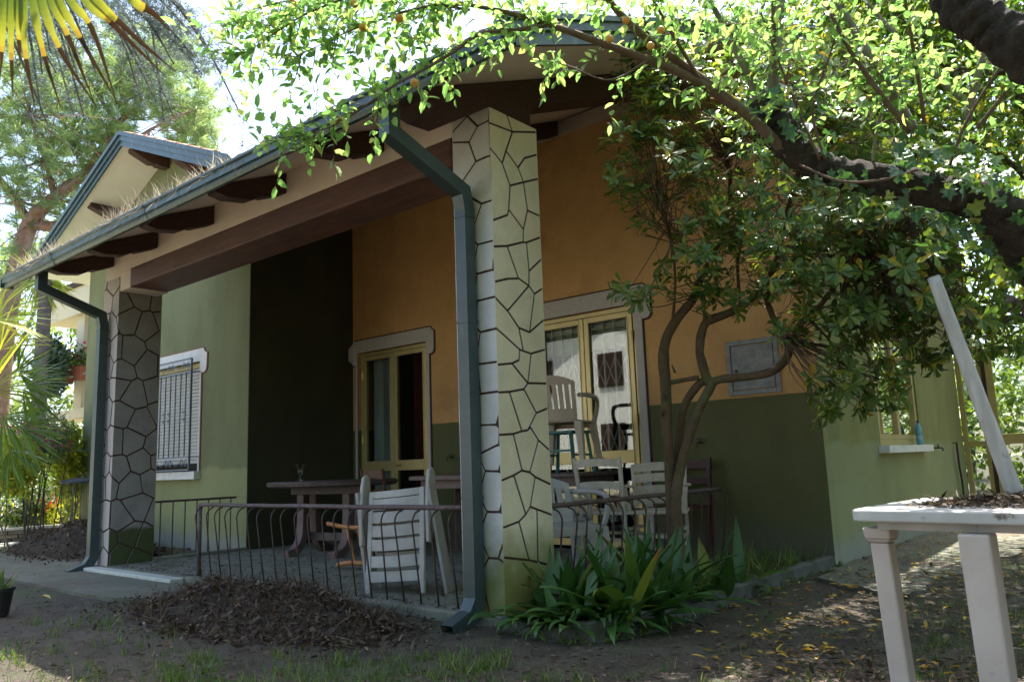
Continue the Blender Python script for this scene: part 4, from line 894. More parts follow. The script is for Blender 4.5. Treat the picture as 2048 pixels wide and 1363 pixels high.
place(t, (-4.29, 3.76, .055), R_(14), R_(-9), R_(-4)); t.scale = (.93, .93, .84)

# dark oval table on curved trestles
t = thing('oval_table', 'dark brown oval table on curved pedestal legs beside the dark return wall', 'table')
MB().lathe([(.0, .700), (.47, .700), (.50, .715), (.505, .745), (.49, .760), (0, .762)], (0, 0, 0), 40, 1.55, .98).build('tabletop', 'dark_table', t)
MB().box((-.5, -.06, .62), (.5, .06, .699)).build('apron', 'dark_table', t)
for s in (-1, 1):
    for q in (-1, 1):
        c_ = curve([(s*.30, q*.10, .62), (s*.30, q*.10, .35), (s*.30, q*.13, .15), (s*.30, q*.22, .05), (s*.30, q*.36, .02)], 4)
        MB().tube(c_, [.062]*len(c_), 4, sq=True).build('leg', 'mauve_table', t, bevel=.006)
MB().box((-.30, -.02, .14), (.30, .02, .22)).build('stretcher', 'dark_table', t)
place(t, (-6.95, 5.22, .055), R_(14))
# dried sprig in a small glass on it
t = thing('dried_sprig', 'thin dried flower sprig standing on the dark oval table', 'dried flowers', (-7.15, 4.97, .817))
MB().lathe([(.028, 0), (.03, .02), (.012, .035), (.01, .05), (.03, .09), (.032, .12)], (-7.15, 4.97, .817), 10).build('glass', 'door_glass', t)
mb = MB()
for k in range(6): a = k*1.05; mb.tube([(-7.15, 4.97, .84), (-7.15+.03*math.cos(a), 4.97+.03*math.sin(a), .95), (-7.15+.07*math.cos(a), 4.97+.07*math.sin(a), 1.0)], .0022, 4)
mb.build('stem', 'bark_twig', t)

# second table with splayed leg, near first door
t = thing('wooden_table', 'mauve brown table with a worn edge cut off by the near pillar', 'table')
rslab(MB(), 0, 1.25, 0, .7, .735, .775, .02).build('tabletop', 'mauve_table', t, bevel=.005)
MB().box((.10, .08, .65), (1.15, .62, .734)).build('apron', 'mauve_table', t)
for x, y, dx, dy in ((.13, .11, -.05, -.04), (1.12, .11, .05, -.04), (.13, .59, -.05, .04), (1.12, .59, .05, .04)):
    MB().bar((x, y, .70), (x+dx, y+dy, 0), .055, .055).build('leg', 'mauve_table', t, bevel=.005)
place(t, (-6.0, 5.45, .055), R_(2))

# wooden kitchen chair with curved top rail
def wood_chair(label, mat, back_slats, h=.86, w=.2, seatmat=None, group=None, arms=False, slat_h=.06):
    t = thing('wooden_chair', label, 'chair', group=group)
    for s in (-1, 1):
        MB().tube([(s*w, .19, 0), (s*w, .19, .44), (s*w, .205, .60), (s*(w+.012), .25, h)], .019, 4, sq=True).build('leg', mat, t)
        MB().bar((s*w, -.19, 0), (s*w, -.19, .44), .034, .034).build('leg', mat, t, bevel=.003)
        MB().bar((s*w, -.17, .20), (s*w, .17, .20), .016, .024).build('stretcher', mat, t)
        MB().bar((s*w, -.17, .32), (s*w, .17, .32), .016, .024).build('stretcher', mat, t)
        if arms:
            MB().bar((s*(w+.03), .22, .64), (s*(w+.04), -.24, .66), .05, .022).build('armrest', mat, t, bevel=.004)
            MB().bar((s*w, -.19, .44), (s*(w+.03), -.20, .65), .03, .03).build('arm_post', mat, t)
    MB().bar((-w, -.19, .26), (w, -.19, .26), .016, .024).build('stretcher', mat, t)
    MB().bar((-w, .19, .24), (w, .19, .24), .016, .024).build('stretcher', mat, t)
    rslab(MB(), -w-.03, w+.03, -.23, .20, .435, .46, .03).build('seat', seatmat or mat, t, bevel=.004)
    for z in back_slats:
        y = .205+(z-.6)*.17; vs = []
        for k in range(9):
            u = (k-4)/4; x = u*w; b = .02*(1-u*u); top = slat_h*.5+.012*(1-u*u)
            vs += [(x, y+b-.008, z-slat_h/2+.012*(1-u*u)), (x, y+b+.008, z-slat_h/2+.012*(1-u*u)), (x, y+b+.008, z+top), (x, y+b-.008, z+top)]
        fs = [(4*k+a, 4*k+(a+1) % 4, 4*k+4+(a+1) % 4, 4*k+4+a) for k in range(8) for a in range(4)]+[(3, 2, 1, 0), (32, 33, 34, 35)]
        MB().add(vs, fs).build('back_slat', mat, t)
    return t
place(wood_chair('dark brown wooden chair between the two tables in front of the first door', 'brown_chair', (.60, .80), .86, .2, slat_h=.085), (-6.35, 5.55, .055), R_(170))
place(wood_chair('chipped white ladder back chair in front of the second glass door', 'old_white_paint', (.66, .84), .89, .19), (-3.66, 5.58, .055), R_(188))
place(wood_chair('weathered slatted wooden armchair partly behind the tree trunk', 'old_white_paint', (.52, .60, .70, .79), .82, .21, arms=True, slat_h=.07), (-3.32, 5.74, .055), R_(25))
# bentwood stool frame lying by the white folding chair
t = thing('bentwood_stool', 'light bentwood frame with a red post lying beside the leaning white chair', 'stool')
def arc(cx, z, r, a0, a1, n=12, sy=1.0): return [(cx+r*math.cos(a0+(a1-a0)*k/n), r*sy*math.sin(a0+(a1-a0)*k/n), z) for k in range(n+1)]
for nm, pts, rr in (('seat_ring', [(-.36, .0, .39), (-.20, 0, .37), (0, 0, .36), (.2, 0, .375), (.36, 0, .40)], .021), ('seat_ring', [(.0, .3, .42), (.2, .3, .40), (.40, .3, .41)], .018), ('foot_ring', [(-.22, 0, .03), (-.08, 0, .055), (.15, 0, .06), (.38, .02, .045)], .024)):
    MB().tube(curve(pts, 4), rr, 6).build(nm, 'warm_wood', t, smooth_=True)
for a, b, m_ in (((-.10, 0, .36), (.0, 0, .07), 'warm_wood'), ((.05, 0, .36), (.12, 0, .07), 'warm_wood'), ((.20, .0, .37), (.23, 0, .06), 'red_paint'), ((.0, .3, .40), (.05, .05, .07), 'warm_wood')):
    MB().tube([a, b], .014 if m_ != 'red_paint' else .028, 8).build('leg', m_, t)
place(t, (-5.66, 4.50, .055), R_(3))
# dark table behind, carrying the stacked plastic chair and the green stool
t = thing('dark_table', 'dark wooden table in front of the second door under the stacked chairs', 'table')
rslab(MB(), 0, .95, 0, .7, .735, .765, .02).build('tabletop', 'dark_table', t, bevel=.004)
MB().box((.06, .06, .65), (.89, .64, .734)).build('apron', 'dark_table', t)
for x, y in ((.08, .08), (.87, .08), (.08, .62), (.87, .62)): MB().bar((x, y, 0), (x, y, .70), .06, .06).build('leg', 'dark_table', t)
place(t, (-4.98, 5.65, .055), R_(0))
t = thing('green_stool', 'teal painted stool on the dark table carrying the beige plastic chair', 'stool')
MB().box((-.19, -.17, .355), (.19, .17, .38)).build('seat', 'teal_paint', t, bevel=.005)
for x in (-1, 1):
    for y in (-1, 1): MB().bar((x*.16, y*.14, .36), (x*.20, y*.17, 0), .028, .028).build('leg', 'teal_paint', t)
    MB().bar((x*.18, -.155, .16), (x*.18, .155, .16), .02, .02).build('stretcher', 'teal_paint', t)
MB().bar((-.18, -.155, .20), (.18, -.155, .20), .02, .02).build('stretcher', 'teal_paint', t)
place(t, (-4.37, 5.92, .822), R_(4))
def monobloc(label, mat, h=.80, seat=.42, w=.24, group=None):
    t = thing('plastic_chair', label, 'chair', group=group)
    rslab(MB(), -w, w, -.23, .21, seat-.02, seat, .06).build('seat', mat, t, bevel=.006)
    MB().box((-w+.03, -.235, seat-.06), (w-.03, -.215, seat-.005)).build('apron', mat, t)
    for x in (-1, 1):
        for y, dy in ((-.20, -.05), (.18, .08)):
            mb = MB(); a = Vector((x*(w-.02), y, seat-.01)); b = Vector((x*(w+.03), y+dy, 0))
            mb.hexa([b+Vector(q) for q in ((-.02, -.02, 0), (.02, -.02, 0), (.02, .02, 0), (-.02, .02, 0))]+[a+Vector(q) for q in ((-.036, -.036, 0), (.036, -.036, 0), (.036, .036, 0), (-.036, .036, 0))]); mb.build('leg', mat, t, bevel=.006)
        MB().tube(curve([(x*(w+.01), .22, seat+.22), (x*(w+.045), .05, seat+.225), (x*(w+.05), -.16, seat+.20), (x*(w+.03), -.21, seat+.10), (x*(w-.0), -.20, seat-.01)], 4), .022, 6).build('armrest', mat, t, smooth_=True)
    # back: curved panel with seven slots, as one mesh of strips
    mb = MB(); n = 15; z0, z1 = seat+.0, h
    def bp(u, z): return (u*(w-.02*(1-(z-z0)/(z1-z0))), .20+.10*(z-z0)/(z1-z0)+.045*(1-u*u), z)
    def patch(u0, u1, za, zb):
        a, b, c_, d = bp(u0, za), bp(u1, za), bp(u1, zb), bp(u0, zb); k = Vector((0, .010, 0))
        mb.hexa([a, b, Vector(b)+k, Vector(a)+k, d, c_, Vector(c_)+k, Vector(d)+k])
    us = [-1+2*k/n for k in range(n+1)]
    top = z1-.085; bot = seat+.10
    for k in range(n):
        um = (us[k]+us[k+1])/2; tz = z1-.05*um*um*1.2
        a, b = bp(us[k], top), bp(us[k+1], top); kk = Vector((0, .014, 0)); ta, tb = bp(us[k], z1-.06*us[k]**2), bp(us[k+1], z1-.06*us[k+1]**2)
        mb.hexa([a, b, Vector(b)+kk, Vector(a)+kk, ta, tb, Vector(tb)+kk, Vector(ta)+kk])
        patch(us[k], us[k+1], z0, bot)
        if k % 2 == 0: patch(us[k]-(.02 if k else 0), us[k+1]+(.02 if k < n-1 else 0), bot, top)
    mb.build('backrest', mat, t); return t
place(monobloc('beige plastic armchair set on the teal stool, slotted back toward the camera', 'beige_plastic', .80, .40, .22), (-4.38, 5.95, 1.205-.31), R_(196))
place(monobloc('white plastic armchair standing right behind the near pillar by the side railing', 'white_plastic', .76, .42, .24), (-3.48, 4.62, .055), R_(65))
place(monobloc('white plastic armchair behind the ladder back chair', 'white_plastic', .74, .42, .24), (-3.95, 5.2, .055), R_(140))
# tall red board behind trunk
t = thing('red_board', 'dark red painted wooden chair back standing behind the tree trunk against the wall', 'chair')
for x in (-.17, .17): MB().bar((x, 0, 0), (x, .10, .86), .035, .035).build('leg', 'red_paint', t)
MB().bar((-.17, .075, .66), (.17, .075, .66), .015, .06).build('back_slat', 'red_paint', t); MB().bar((-.17, .09, .80), (.17, .09, .80), .015, .07).build('back_slat', 'red_paint', t)
rslab(MB(), -.20, .20, -.40, .02, .43, .455, .02).build('seat', 'red_paint', t)
for x in (-.17, .17): MB().bar((x, -.37, 0), (x, -.37, .43), .035, .035).build('leg', 'red_paint', t)
place(t, (-3.40, 6.42, .055), R_(0))

# bottles on the side window sill
def bottle(x, y, z, label, s=1.0):
    r = thing('water_bottle', label, 'bottle', (x, y, z))
    prof = [(.030, 0), (.034, .006), (.034, .05), (.032, .055), (.034, .06), (.034, .10), (.031, .11), (.034, .12), (.034, .17), (.029, .195), (.014, .225), (.012, .24)]
    MB().lathe([(a*s, b*s) for a, b in prof], (x, y, z), 18).build('body', 'bottle_blue', r, smooth_=True)
    MB().lathe([(.0346*s, .06*s), (.0348*s, .062*s), (.0348*s, .098*s), (.0346*s, .10*s)], (x, y, z), 18).build('label', 'bottle_label', r)
    MB().lathe([(.015*s, .24*s), (.015*s, .262*s)], (x, y, z), 12).build('cap', 'cap_blue', r); return r
bottle(-2.19, 9.50, .969, 'clear blue plastic water bottle with a blue cap on the side window sill')
# strap hanging by the side entrance
t = thing('hanging_strap', 'dark brown strap hanging from a hook on the green wall near the glazed side entrance', 'strap', (SX, 11.35, .93))
MB().bar((SX, 11.35, .985), (SX+.06, 11.35, .985), .01, .01).build('hook', 'iron', t)
MB().tube(curve([(SX+.05, 11.35, .985), (SX+.045, 11.37, .7), (SX+.04, 11.45, .48), (SX+.035, 11.44, .1)], 5), .012, 5).build('cord', 'rope', t)
MB().tube(curve([(SX+.05, 11.33, .985), (SX+.055, 11.30, .75), (SX+.04, 11.45, .47)], 5), .010, 5).build('cord', 'rope', t)

# wire mesh leaf bin with a dark lid
bx, by = -12.12, 4.72
t = thing('wire_bin', 'tall wire mesh leaf bin with a dark round lid beside the wing corner', 'bin', (bx, by, 0))
rr, hh = .235, .88
mb = MB()
for k in range(44): a = 2*math.pi*k/44; mb.tube([(bx+rr*math.cos(a), by+rr*math.sin(a), 0), (bx+rr*math.cos(a), by+rr*math.sin(a), hh)], .0018, 3, caps=False)
for j in range(34): mb.tube([(bx+rr*math.cos(2*math.pi*k/20), by+rr*math.sin(2*math.pi*k/20), j*hh/33) for k in range(21)], .0018, 3, caps=False)
mb.build('wire_mesh', 'wire', t)
for k in range(5): a = 2*math.pi*k/5+.5; MB().bar((bx+rr*math.cos(a), by+rr*math.sin(a), 0), (bx+rr*.98*math.cos(a), by+rr*.98*math.sin(a), hh), .014, .010).build('upright', 'wire', t)
MB().lathe([(rr+.025, hh-.015), (rr+.03, hh+.01), (rr+.02, hh+.03), (.1, hh+.06), (0, hh+.062)], (bx, by, 0), 28).build('lid', 'bin_lid', t)
MB().tube(curve([(bx-.08, by, hh+.055), (bx-.05, by, hh+.11), (bx+.05, by, hh+.11), (bx+.08, by, hh+.055)], 4), .007, 6).build('handle', 'bin_lid', t)
# black pot at the left edge
q = hit(-6, 1230, 2, 0); t = thing('plant_pot', 'small black plastic pot with a weed at the left edge of the path', 'pot', (q[0], q[1], 0))
MB().lathe([(.07, 0), (.095, .17), (.105, .17), (.105, .19), (.09, .19), (.085, .17), (0, .165)], (q[0], q[1], .0), 18).build('pot', 'pot_black', t)
n = 26; P = np.tile((q[0], q[1], .17), (n, 1))+rng.normal(0, .03, (n, 3))*(1, 1, .1); D = rng.normal(0, .6, (n, 3))+(0, 0, 1)
leaf_cloud('foliage', P, D, rng.normal(0, 1, (n, 3)), rng.uniform(.1, .2, n), .014, 'grass', t, 'blade')

# plums
def plum(px, py, d, mat, r=.019, lab=''):
    p = at(px, py, d)
    t = thing('plum', lab, 'fruit', p, 'plums hanging on the overhanging branches')
    mb = MB(); n = 14; prof = [(r*math.sin(math.pi*k/10)*(1+.03*math.sin(math.pi*k/10)), -r*math.cos(math.pi*k/10)) for k in range(1, 10)]
    mb.lathe([(0.0005, -r)]+prof+[(0.0015, r*.93)], p, n).build('flesh', mat, t, smooth_=True)
    MB().tube([p+np.array([0, 0, r*.9]), p+np.array([.004, 0, r+.018])], .0012, 4).build('stalk', 'bark_twig', t)
PL = [(758, 178, 2.95, 'plum_yellow', 'yellow plum in front of the gutter, left of the downpipe outlet'), (829, 166, 2.95, 'plum_yellow', 'pale yellow plum in front of the gutter just above the downpipe outlet'),
      (680, 240, 2.95, 'plum_red', 'small red plum on the leaf spray crossing the gutter'), (726, 55, 3.1, 'plum_yellow', 'orange yellow plum high against the white sky, left of centre'),
      (798, 37, 3.1, 'plum_yellow', 'orange plum against the sky above the gutter'), (585, 6, 3.2, 'plum_yellow', 'orange plum at the top edge, furthest left'),
      (709, 8, 3.2, 'plum_yellow', 'orange plum cut by the top edge over the sky'), (788, 3, 3.2, 'plum_yellow', 'reddish plum at the very top edge near the middle'),
      (1301, 92, 3.3, 'plum_yellow', 'yellow plum among bright leaves right of the eave corner'), (1219, 78, 3.3, 'plum_yellow', 'orange plum behind leaves over the rake fascia'),
      (1252, 40, 3.3, 'plum_yellow', 'pale plum high among the leaves right of the eave corner'), (1322, 60, 3.3, 'plum_yellow', 'pale orange plum between the two long plum branches')]
for px, py, d, m_, lab in PL: plum(px, py, d, m_, .016 if m_ == 'plum_red' else .0165, lab)
# ------------------------------------------------------------------ vegetation
def pxcurve(pts, n=6):
    """(px, py, depth, radius) control points -> world points and radii"""
    c = curve([np.append(at(p[0], p[1], p[2]), p[3]) for p in pts], n)
    return [q[:3] for q in c], [max(.001, q[3]) for q in c]
def rough_tube(mb, pts, rad, n=10, amp=.08, seed=0):
    """tube with lumpy radius"""
    r = random.Random(seed); base = len(mb.v); mb.tube(pts, rad, n)
    ph = [(r.uniform(0, 6.28), r.uniform(0, 6.28)) for _ in range(4)]
    for i in range(len(pts)):
        for k in range(n):
            v = Vector(mb.v[base+i*n+k]); c_ = Vector(pts[i]); a = 2*math.pi*k/n
            f = 1+amp*(math.sin(3*a+i*.55+ph[0][0])*.6+math.sin(5*a-i*.9+ph[1][0])*.4+math.sin(i*.7+ph[2][0])*.5)+r.uniform(-amp, amp)*.5
            mb.v[base+i*n+k] = tuple(c_+(v-c_)*f)
def twig_leaves(base, direction, length, nl, L, W, droop=.15, spread=1.0, out=None, mb=None, r=.0022):
    """a twig with alternate leaves; appends to out lists"""
    d = unit(np.array(direction, float)); p = np.array(base, float); seg = 5; pts = [p.copy()]
    for k in range(seg): d = unit(d+rng.normal(0, .12, 3)+np.array([0, 0, -droop/seg])); p = p+d*length/seg; pts.append(p.copy())
    if mb is not None: mb.tube(pts, [r*(1-.75*k/seg) for k in range(seg+1)], 4, caps=False)
    for i in range(nl):
        t = (i+.6)/nl*seg; k = min(int(t), seg-1); q = pts[k]+(pts[k+1]-pts[k])*(t-k); dd = unit(pts[k+1]-pts[k])
        s = unit(np.cross(dd, rng.normal(0, 1, 3))); ld = unit(dd*.55+s*spread+np.array([0, 0, -.12]))
        if i == nl-1: ld = dd
        out[0].append(q); out[1].append(ld); out[2].append(unit(np.array([0, 0, 1.])+rng.normal(0, .45, 3))); out[3].append(L*rng.uniform(.5, 1.3)); out[4].append(W*rng.uniform(.6, 1.2))
    return pts
def rosette(p, d, n, L, W, out):
    d = unit(np.array(d, float)); a = unit(np.cross(d, rng.normal(0, 1, 3))); b = np.cross(d, a); ph = rng.random()*6.28
    for i in range(n):
        t = ph+i*2.4; s = a*math.cos(t)+b*math.sin(t); ld = unit(s*rng.uniform(.7, 1.1)+d*rng.uniform(.15, .8)+np.array([0, 0, -.22]))
        out[0].append(p+d*rng.uniform(-.02, .01)); out[1].append(ld); out[2].append(unit(d+rng.normal(0, .15, 3))); out[3].append(L*rng.uniform(.7, 1.15)); out[4].append(W*rng.uniform(.85, 1.1))
def newout(): return ([], [], [], [], [])

# ---- old plum tree: ivy covered trunk arching in from the right, long shoots, sprays across the sky
plum_base = Vector((.75, 4.15, 0))
plum_t = thing('plum_tree', 'old plum tree with dark trunk arching in from the right and long leafy branches', 'tree', plum_base)
mb = MB()
TR = [tuple(plum_base)+(.17,), (.55, 4.2, .6, .15), (.15, 4.2, 1.2, .135)]
tail = [(2100, 530, 3.55, .115), (2035, 455, 3.5, .105), (1965, 405, 3.5, .088), (1870, 382, 3.55, .078), (1760, 360, 3.6, .074), (1660, 340, 3.7, .068), (1590, 300, 3.75, .075), (1545, 245, 3.8, .085), (1520, 200, 3.82, .055)]
ctrl = [np.array(p) for p in TR]+[np.append(at(p[0], p[1], p[2]), p[3]) for p in tail]
c_ = curve(ctrl, 26); rough_tube(mb, [q[:3] for q in c_], [q[3] for q in c_], 28, .085, 3)
trunk_pts = c_
# thick dark upper limb
ul = [np.array((.55, 4.2, .6, .10)), np.array((.35, 3.3, 1.6, .11)), np.append(at(2200, 200, 2.6), .105), np.append(at(2060, 110, 2.6), .083), np.append(at(1985, 55, 2.65), .072), np.append(at(1925, 15, 2.7), .075), np.append(at(1890, -60, 2.75), .07), np.append(at(1860, -200, 2.8), .06)]
q2 = curve(ul, 22); rough_tube(mb, [q[:3] for q in q2], [q[3] for q in q2], 26, .085, 9)
mb.build('trunk', 'bark_dark', plum_t, smooth_=True)
shoots = [  # straight young shoots and long branches: photo-plane control points with depths
 ([(1600, 330, 3.75, .028), (1500, 235, 3.7, .024), (1400, 155, 3.62, .020), (1290, 75, 3.5, .017), (1225, 10, 3.4, .015), (1180, -60, 3.3, .012)], 'bark_twig', 14),
 ([(1470, 215, 3.68, .020), (1390, 160, 3.6, .020), (1290, 118, 3.5, .018), (1200, 85, 3.4, .016), (1100, 50, 3.3, .013), (1000, 22, 3.2, .010), (900, 8, 3.15, .007), (800, 25, 3.1, .004)], 'bark_twig', 30),
 ([(1100, 50, 3.3, .010), (1030, 60, 3.2, .009), (960, 68, 3.12, .008), (905, 105, 3.05, .007), (850, 138, 3.0, .006), (790, 170, 2.95, .005), (740, 205, 2.92, .004), (680, 245, 2.9, .003), (610, 270, 2.9, .002), (545, 285, 2.9, .0015)], 'bark_twig', 38),
 ([(940, 20, 3.15, .006), (860, 12, 3.15, .005), (760, 40, 3.15, .004), (700, 62, 3.15, .0035), (640, 90, 3.15, .002), (590, 115, 3.15, .0015)], 'bark_twig', 22),
 ([(1000, -30, 3.3, .008), (880, -30, 3.25, .006), (720, -10, 3.2, .005), (620, 25, 3.2, .004), (560, 60, 3.2, .003), (500, 100, 3.2, .002), (455, 120, 3.2, .0015)], 'bark_twig', 26),
 ([(760, -30, 3.25, .005), (640, -10, 3.25, .004), (540, 10, 3.25, .003), (470, 30, 3.25, .0015)], 'bark_twig', 16),
 ([(1400, 160, 3.6, .010), (1340, 60, 3.45, .008), (1290, -30, 3.3, .005)], 'bark_twig', 10),
 ([(1300, 118, 3.5, .006), (1220, 160, 3.4, .004), (1130, 130, 3.3, .003), (1060, 120, 3.25, .0015)], 'bark_twig', 5),
 ([(1545, 235, 3.8, .030), (1550, 120, 3.8, .028), (1560, 0, 3.8, .026), (1562, -120, 3.8, .02)], 'bark_shoot', 8),
 ([(1552, 235, 3.75, .014), (1548, 100, 3.7, .012), (1546, -60, 3.6, .010)], 'bark_twig', 6),
 ([(1530, 250, 3.8, .020), (1500, 160, 3.8, .018), (1450, 60, 3.75, .015), (1390, -60, 3.7, .01)], 'bark_shoot', 10),
 ([(1820, 265, 3.5, .013), (1770, 200, 3.5, .012), (1700, 100, 3.5, .010), (1640, -20, 3.5, .008)], 'bark_twig', 8),
 ([(1830, 262, 3.55, .024), (1780, 180, 3.6, .022), (1720, 80, 3.65, .019), (1650, -40, 3.7, .015)], 'bark_shoot', 8),
 ([(1850, 258, 3.5, .008), (1840, 180, 3.45, .008), (1820, 60, 3.4, .007), (1805, -40, 3.3, .005)], 'bark_twig', 6),
 ([(1935, 240, 3.5, .018), (1950, 170, 3.45, .017), (1975, 90, 3.4, .015), (2010, -20, 3.3, .012)], 'bark_shoot', 6),
 ([(1955, 255, 3.45, .010), (2000, 200, 3.4, .009), (2060, 120, 3.3, .008)], 'bark_twig', 5),
 ([(1930, 200, 3.55, .016), (1880, 160, 3.6, .015), (1800, 80, 3.65, .012), (1720, -10, 3.7, .008)], 'bark_shoot', 6),
 ([(1650, 320, 3.65, .007), (1625, 220, 3.6, .006), (1660, 110, 3.5, .005), (1690, 0, 3.4, .004)], 'bark_twig', 6),
 ([(1745, 330, 3.6, .006), (1755, 250, 3.55, .006), (1790, 160, 3.5, .005), (1850, 60, 3.4, .003)], 'bark_shoot', 5),
 ([(1640, 320, 3.65, .006), (1600, 230, 3.6, .005), (1560, 130, 3.5, .005), (1520, 20, 3.4, .003)], 'bark_twig', 6),
 ([(1900, 330, 3.4, .006), (1930, 250, 3.3, .006), (1990, 150, 3.2, .005), (2060, 60, 3.1, .003)], 'bark_twig', 5),
]
out = newout(); tw = MB()
for pts, mt, ntw in shoots:
    P, Rr = pxcurve(pts, 6); b = MB(); rough_tube(b, P, Rr, 8, .04, len(pts)); b.build('branch', mt, plum_t, smooth_=True)
    k0 = 0 if ntw > 12 else len(P)//4
    for i in range(ntw*2):
        k = rng.integers(k0, len(P)-1)
        if len(pts) == 8 and pts[0][0] == 1470 and rng.random() < .62: continue
        p = np.array(P[k])+(np.array(P[k+1])-np.array(P[k]))*rng.random(); d = unit(np.array(P[k+1])-np.array(P[k]))
        side = unit(np.cross(d, rng.normal(0, 1, 3))); ln = rng.uniform(.07, .24)
        twig_leaves(p, d*.6+side*.9+np.array([0, 0, .1]), ln, int(3+ln*22), .052, .029, .2, 1.0, out, tw)
# loose sprays filling the top of the picture between the branches
for i in range(390):
    u = rng.random()
    if u < .30: px, py, d = rng.uniform(470, 960), abs(rng.normal(0, 60)), rng.uniform(3.0, 3.6)
    elif u < .72: px, py, d = rng.uniform(900, 1560), rng.uniform(-60, 130)-30, rng.uniform(3.0, 4.2)
    else: px, py, d = rng.uniform(1450, 2100), rng.uniform(-80, 330), rng.uniform(3.0, 4.6)
    if 900 < px < 1340 and py > 12: continue
    if px > 1440 and py > 170 and d < 4.1: continue
    twig_leaves(at(px, py, d), rng.normal(0, 1, 3)+np.array([-.5, 0, .2]), rng.uniform(.12, .28), int(rng.integers(4, 8)), .054, .030, .2, 1.0, out, tw, .0018)
tw.build('twigs', 'bark_twig', plum_t, kind='stuff')
leaves_split(*out, 'leaf_plum', plum_t, 'oval', rng.random(len(out[0])), 300, 'leaf', 'foliage')

# ---- ivy on the trunk
ivy = thing('ivy', 'ivy with lobed glossy leaves climbing over the arching plum trunk', 'climbing plant', Vector(at(1950, 400, 3.5)))
out = newout()
tp = [q for q in trunk_pts]
def ivy_patch(i0, i1, n, rr, updir=.4):
    for _ in range(n):
        i = int(rng.uniform(i0, i1)); q = tp[i]; c0 = q[:3]; ang = rng.normal(0, 1, 3); ax = unit(tp[min(i+1, len(tp)-1)][:3]-tp[i-1][:3]); s = unit(np.cross(ax, ang)+np.array([0, 0, updir]))
        p = c0+s*(q[3]*1.03+abs(rng.normal(0, rr))); out[0].append(p); out[1].append(unit(rng.normal(0, .6, 3)+np.array([0, 0, -.6]))); out[2].append(unit(s*.9+rng.normal(0, .35, 3)-FWD*.5)); L = rng.uniform(.035, .085); out[3].append(L); out[4].append(L*.95)
nT = len(tp); j = lambda px: min(range(nT), key=lambda k: abs(((tp[k][:3]-EYEP)@RIGHT)/((tp[k][:3]-EYEP)@FWD)*FPX+1024-px))
ivy_patch(j(2060), j(1780), 130, .11, .7); ivy_patch(j(1640), nT-1, 70, .04, .2); ivy_patch(j(1800), j(1620), 30, .03, -.5); ivy_patch(j(2080), j(1880), 26, .05, -.6)
ivy_patch(max(2, j(2100)-24), j(2040), 80, .05, 0)
for c0 in ((1850, 300, 3.42), (1905, 330, 3.4), (1960, 350, 3.38)):
    for _ in range(18):
        p = at(c0[0]+rng.normal(0, 38), c0[1]+rng.normal(0, 34), c0[2]+rng.normal(0, .06)); L = rng.uniform(.04, .085)
        out[0].append(p); out[1].append(unit(rng.normal(0, .7, 3)+np.array([0, 0, -.4]))); out[2].append(unit(-FWD*.6+np.array([0, 0, .9])+rng.normal(0, .4, 3))); out[3].append(L); out[4].append(L*.95)
leaves_split(*out, 'leaf_ivy', ivy, 'ivy', rng.random(len(out[0])), 300, 'leaf', 'foliage')
P, Rr = pxcurve([(1600, 330, 3.62, .006), (1680, 362, 3.5, .006), (1760, 360, 3.48, .006), (1835, 340, 3.45, .005)], 5)
MB().tube(P, Rr, 6).build('stem', 'bark_twig', ivy, smooth_=True)

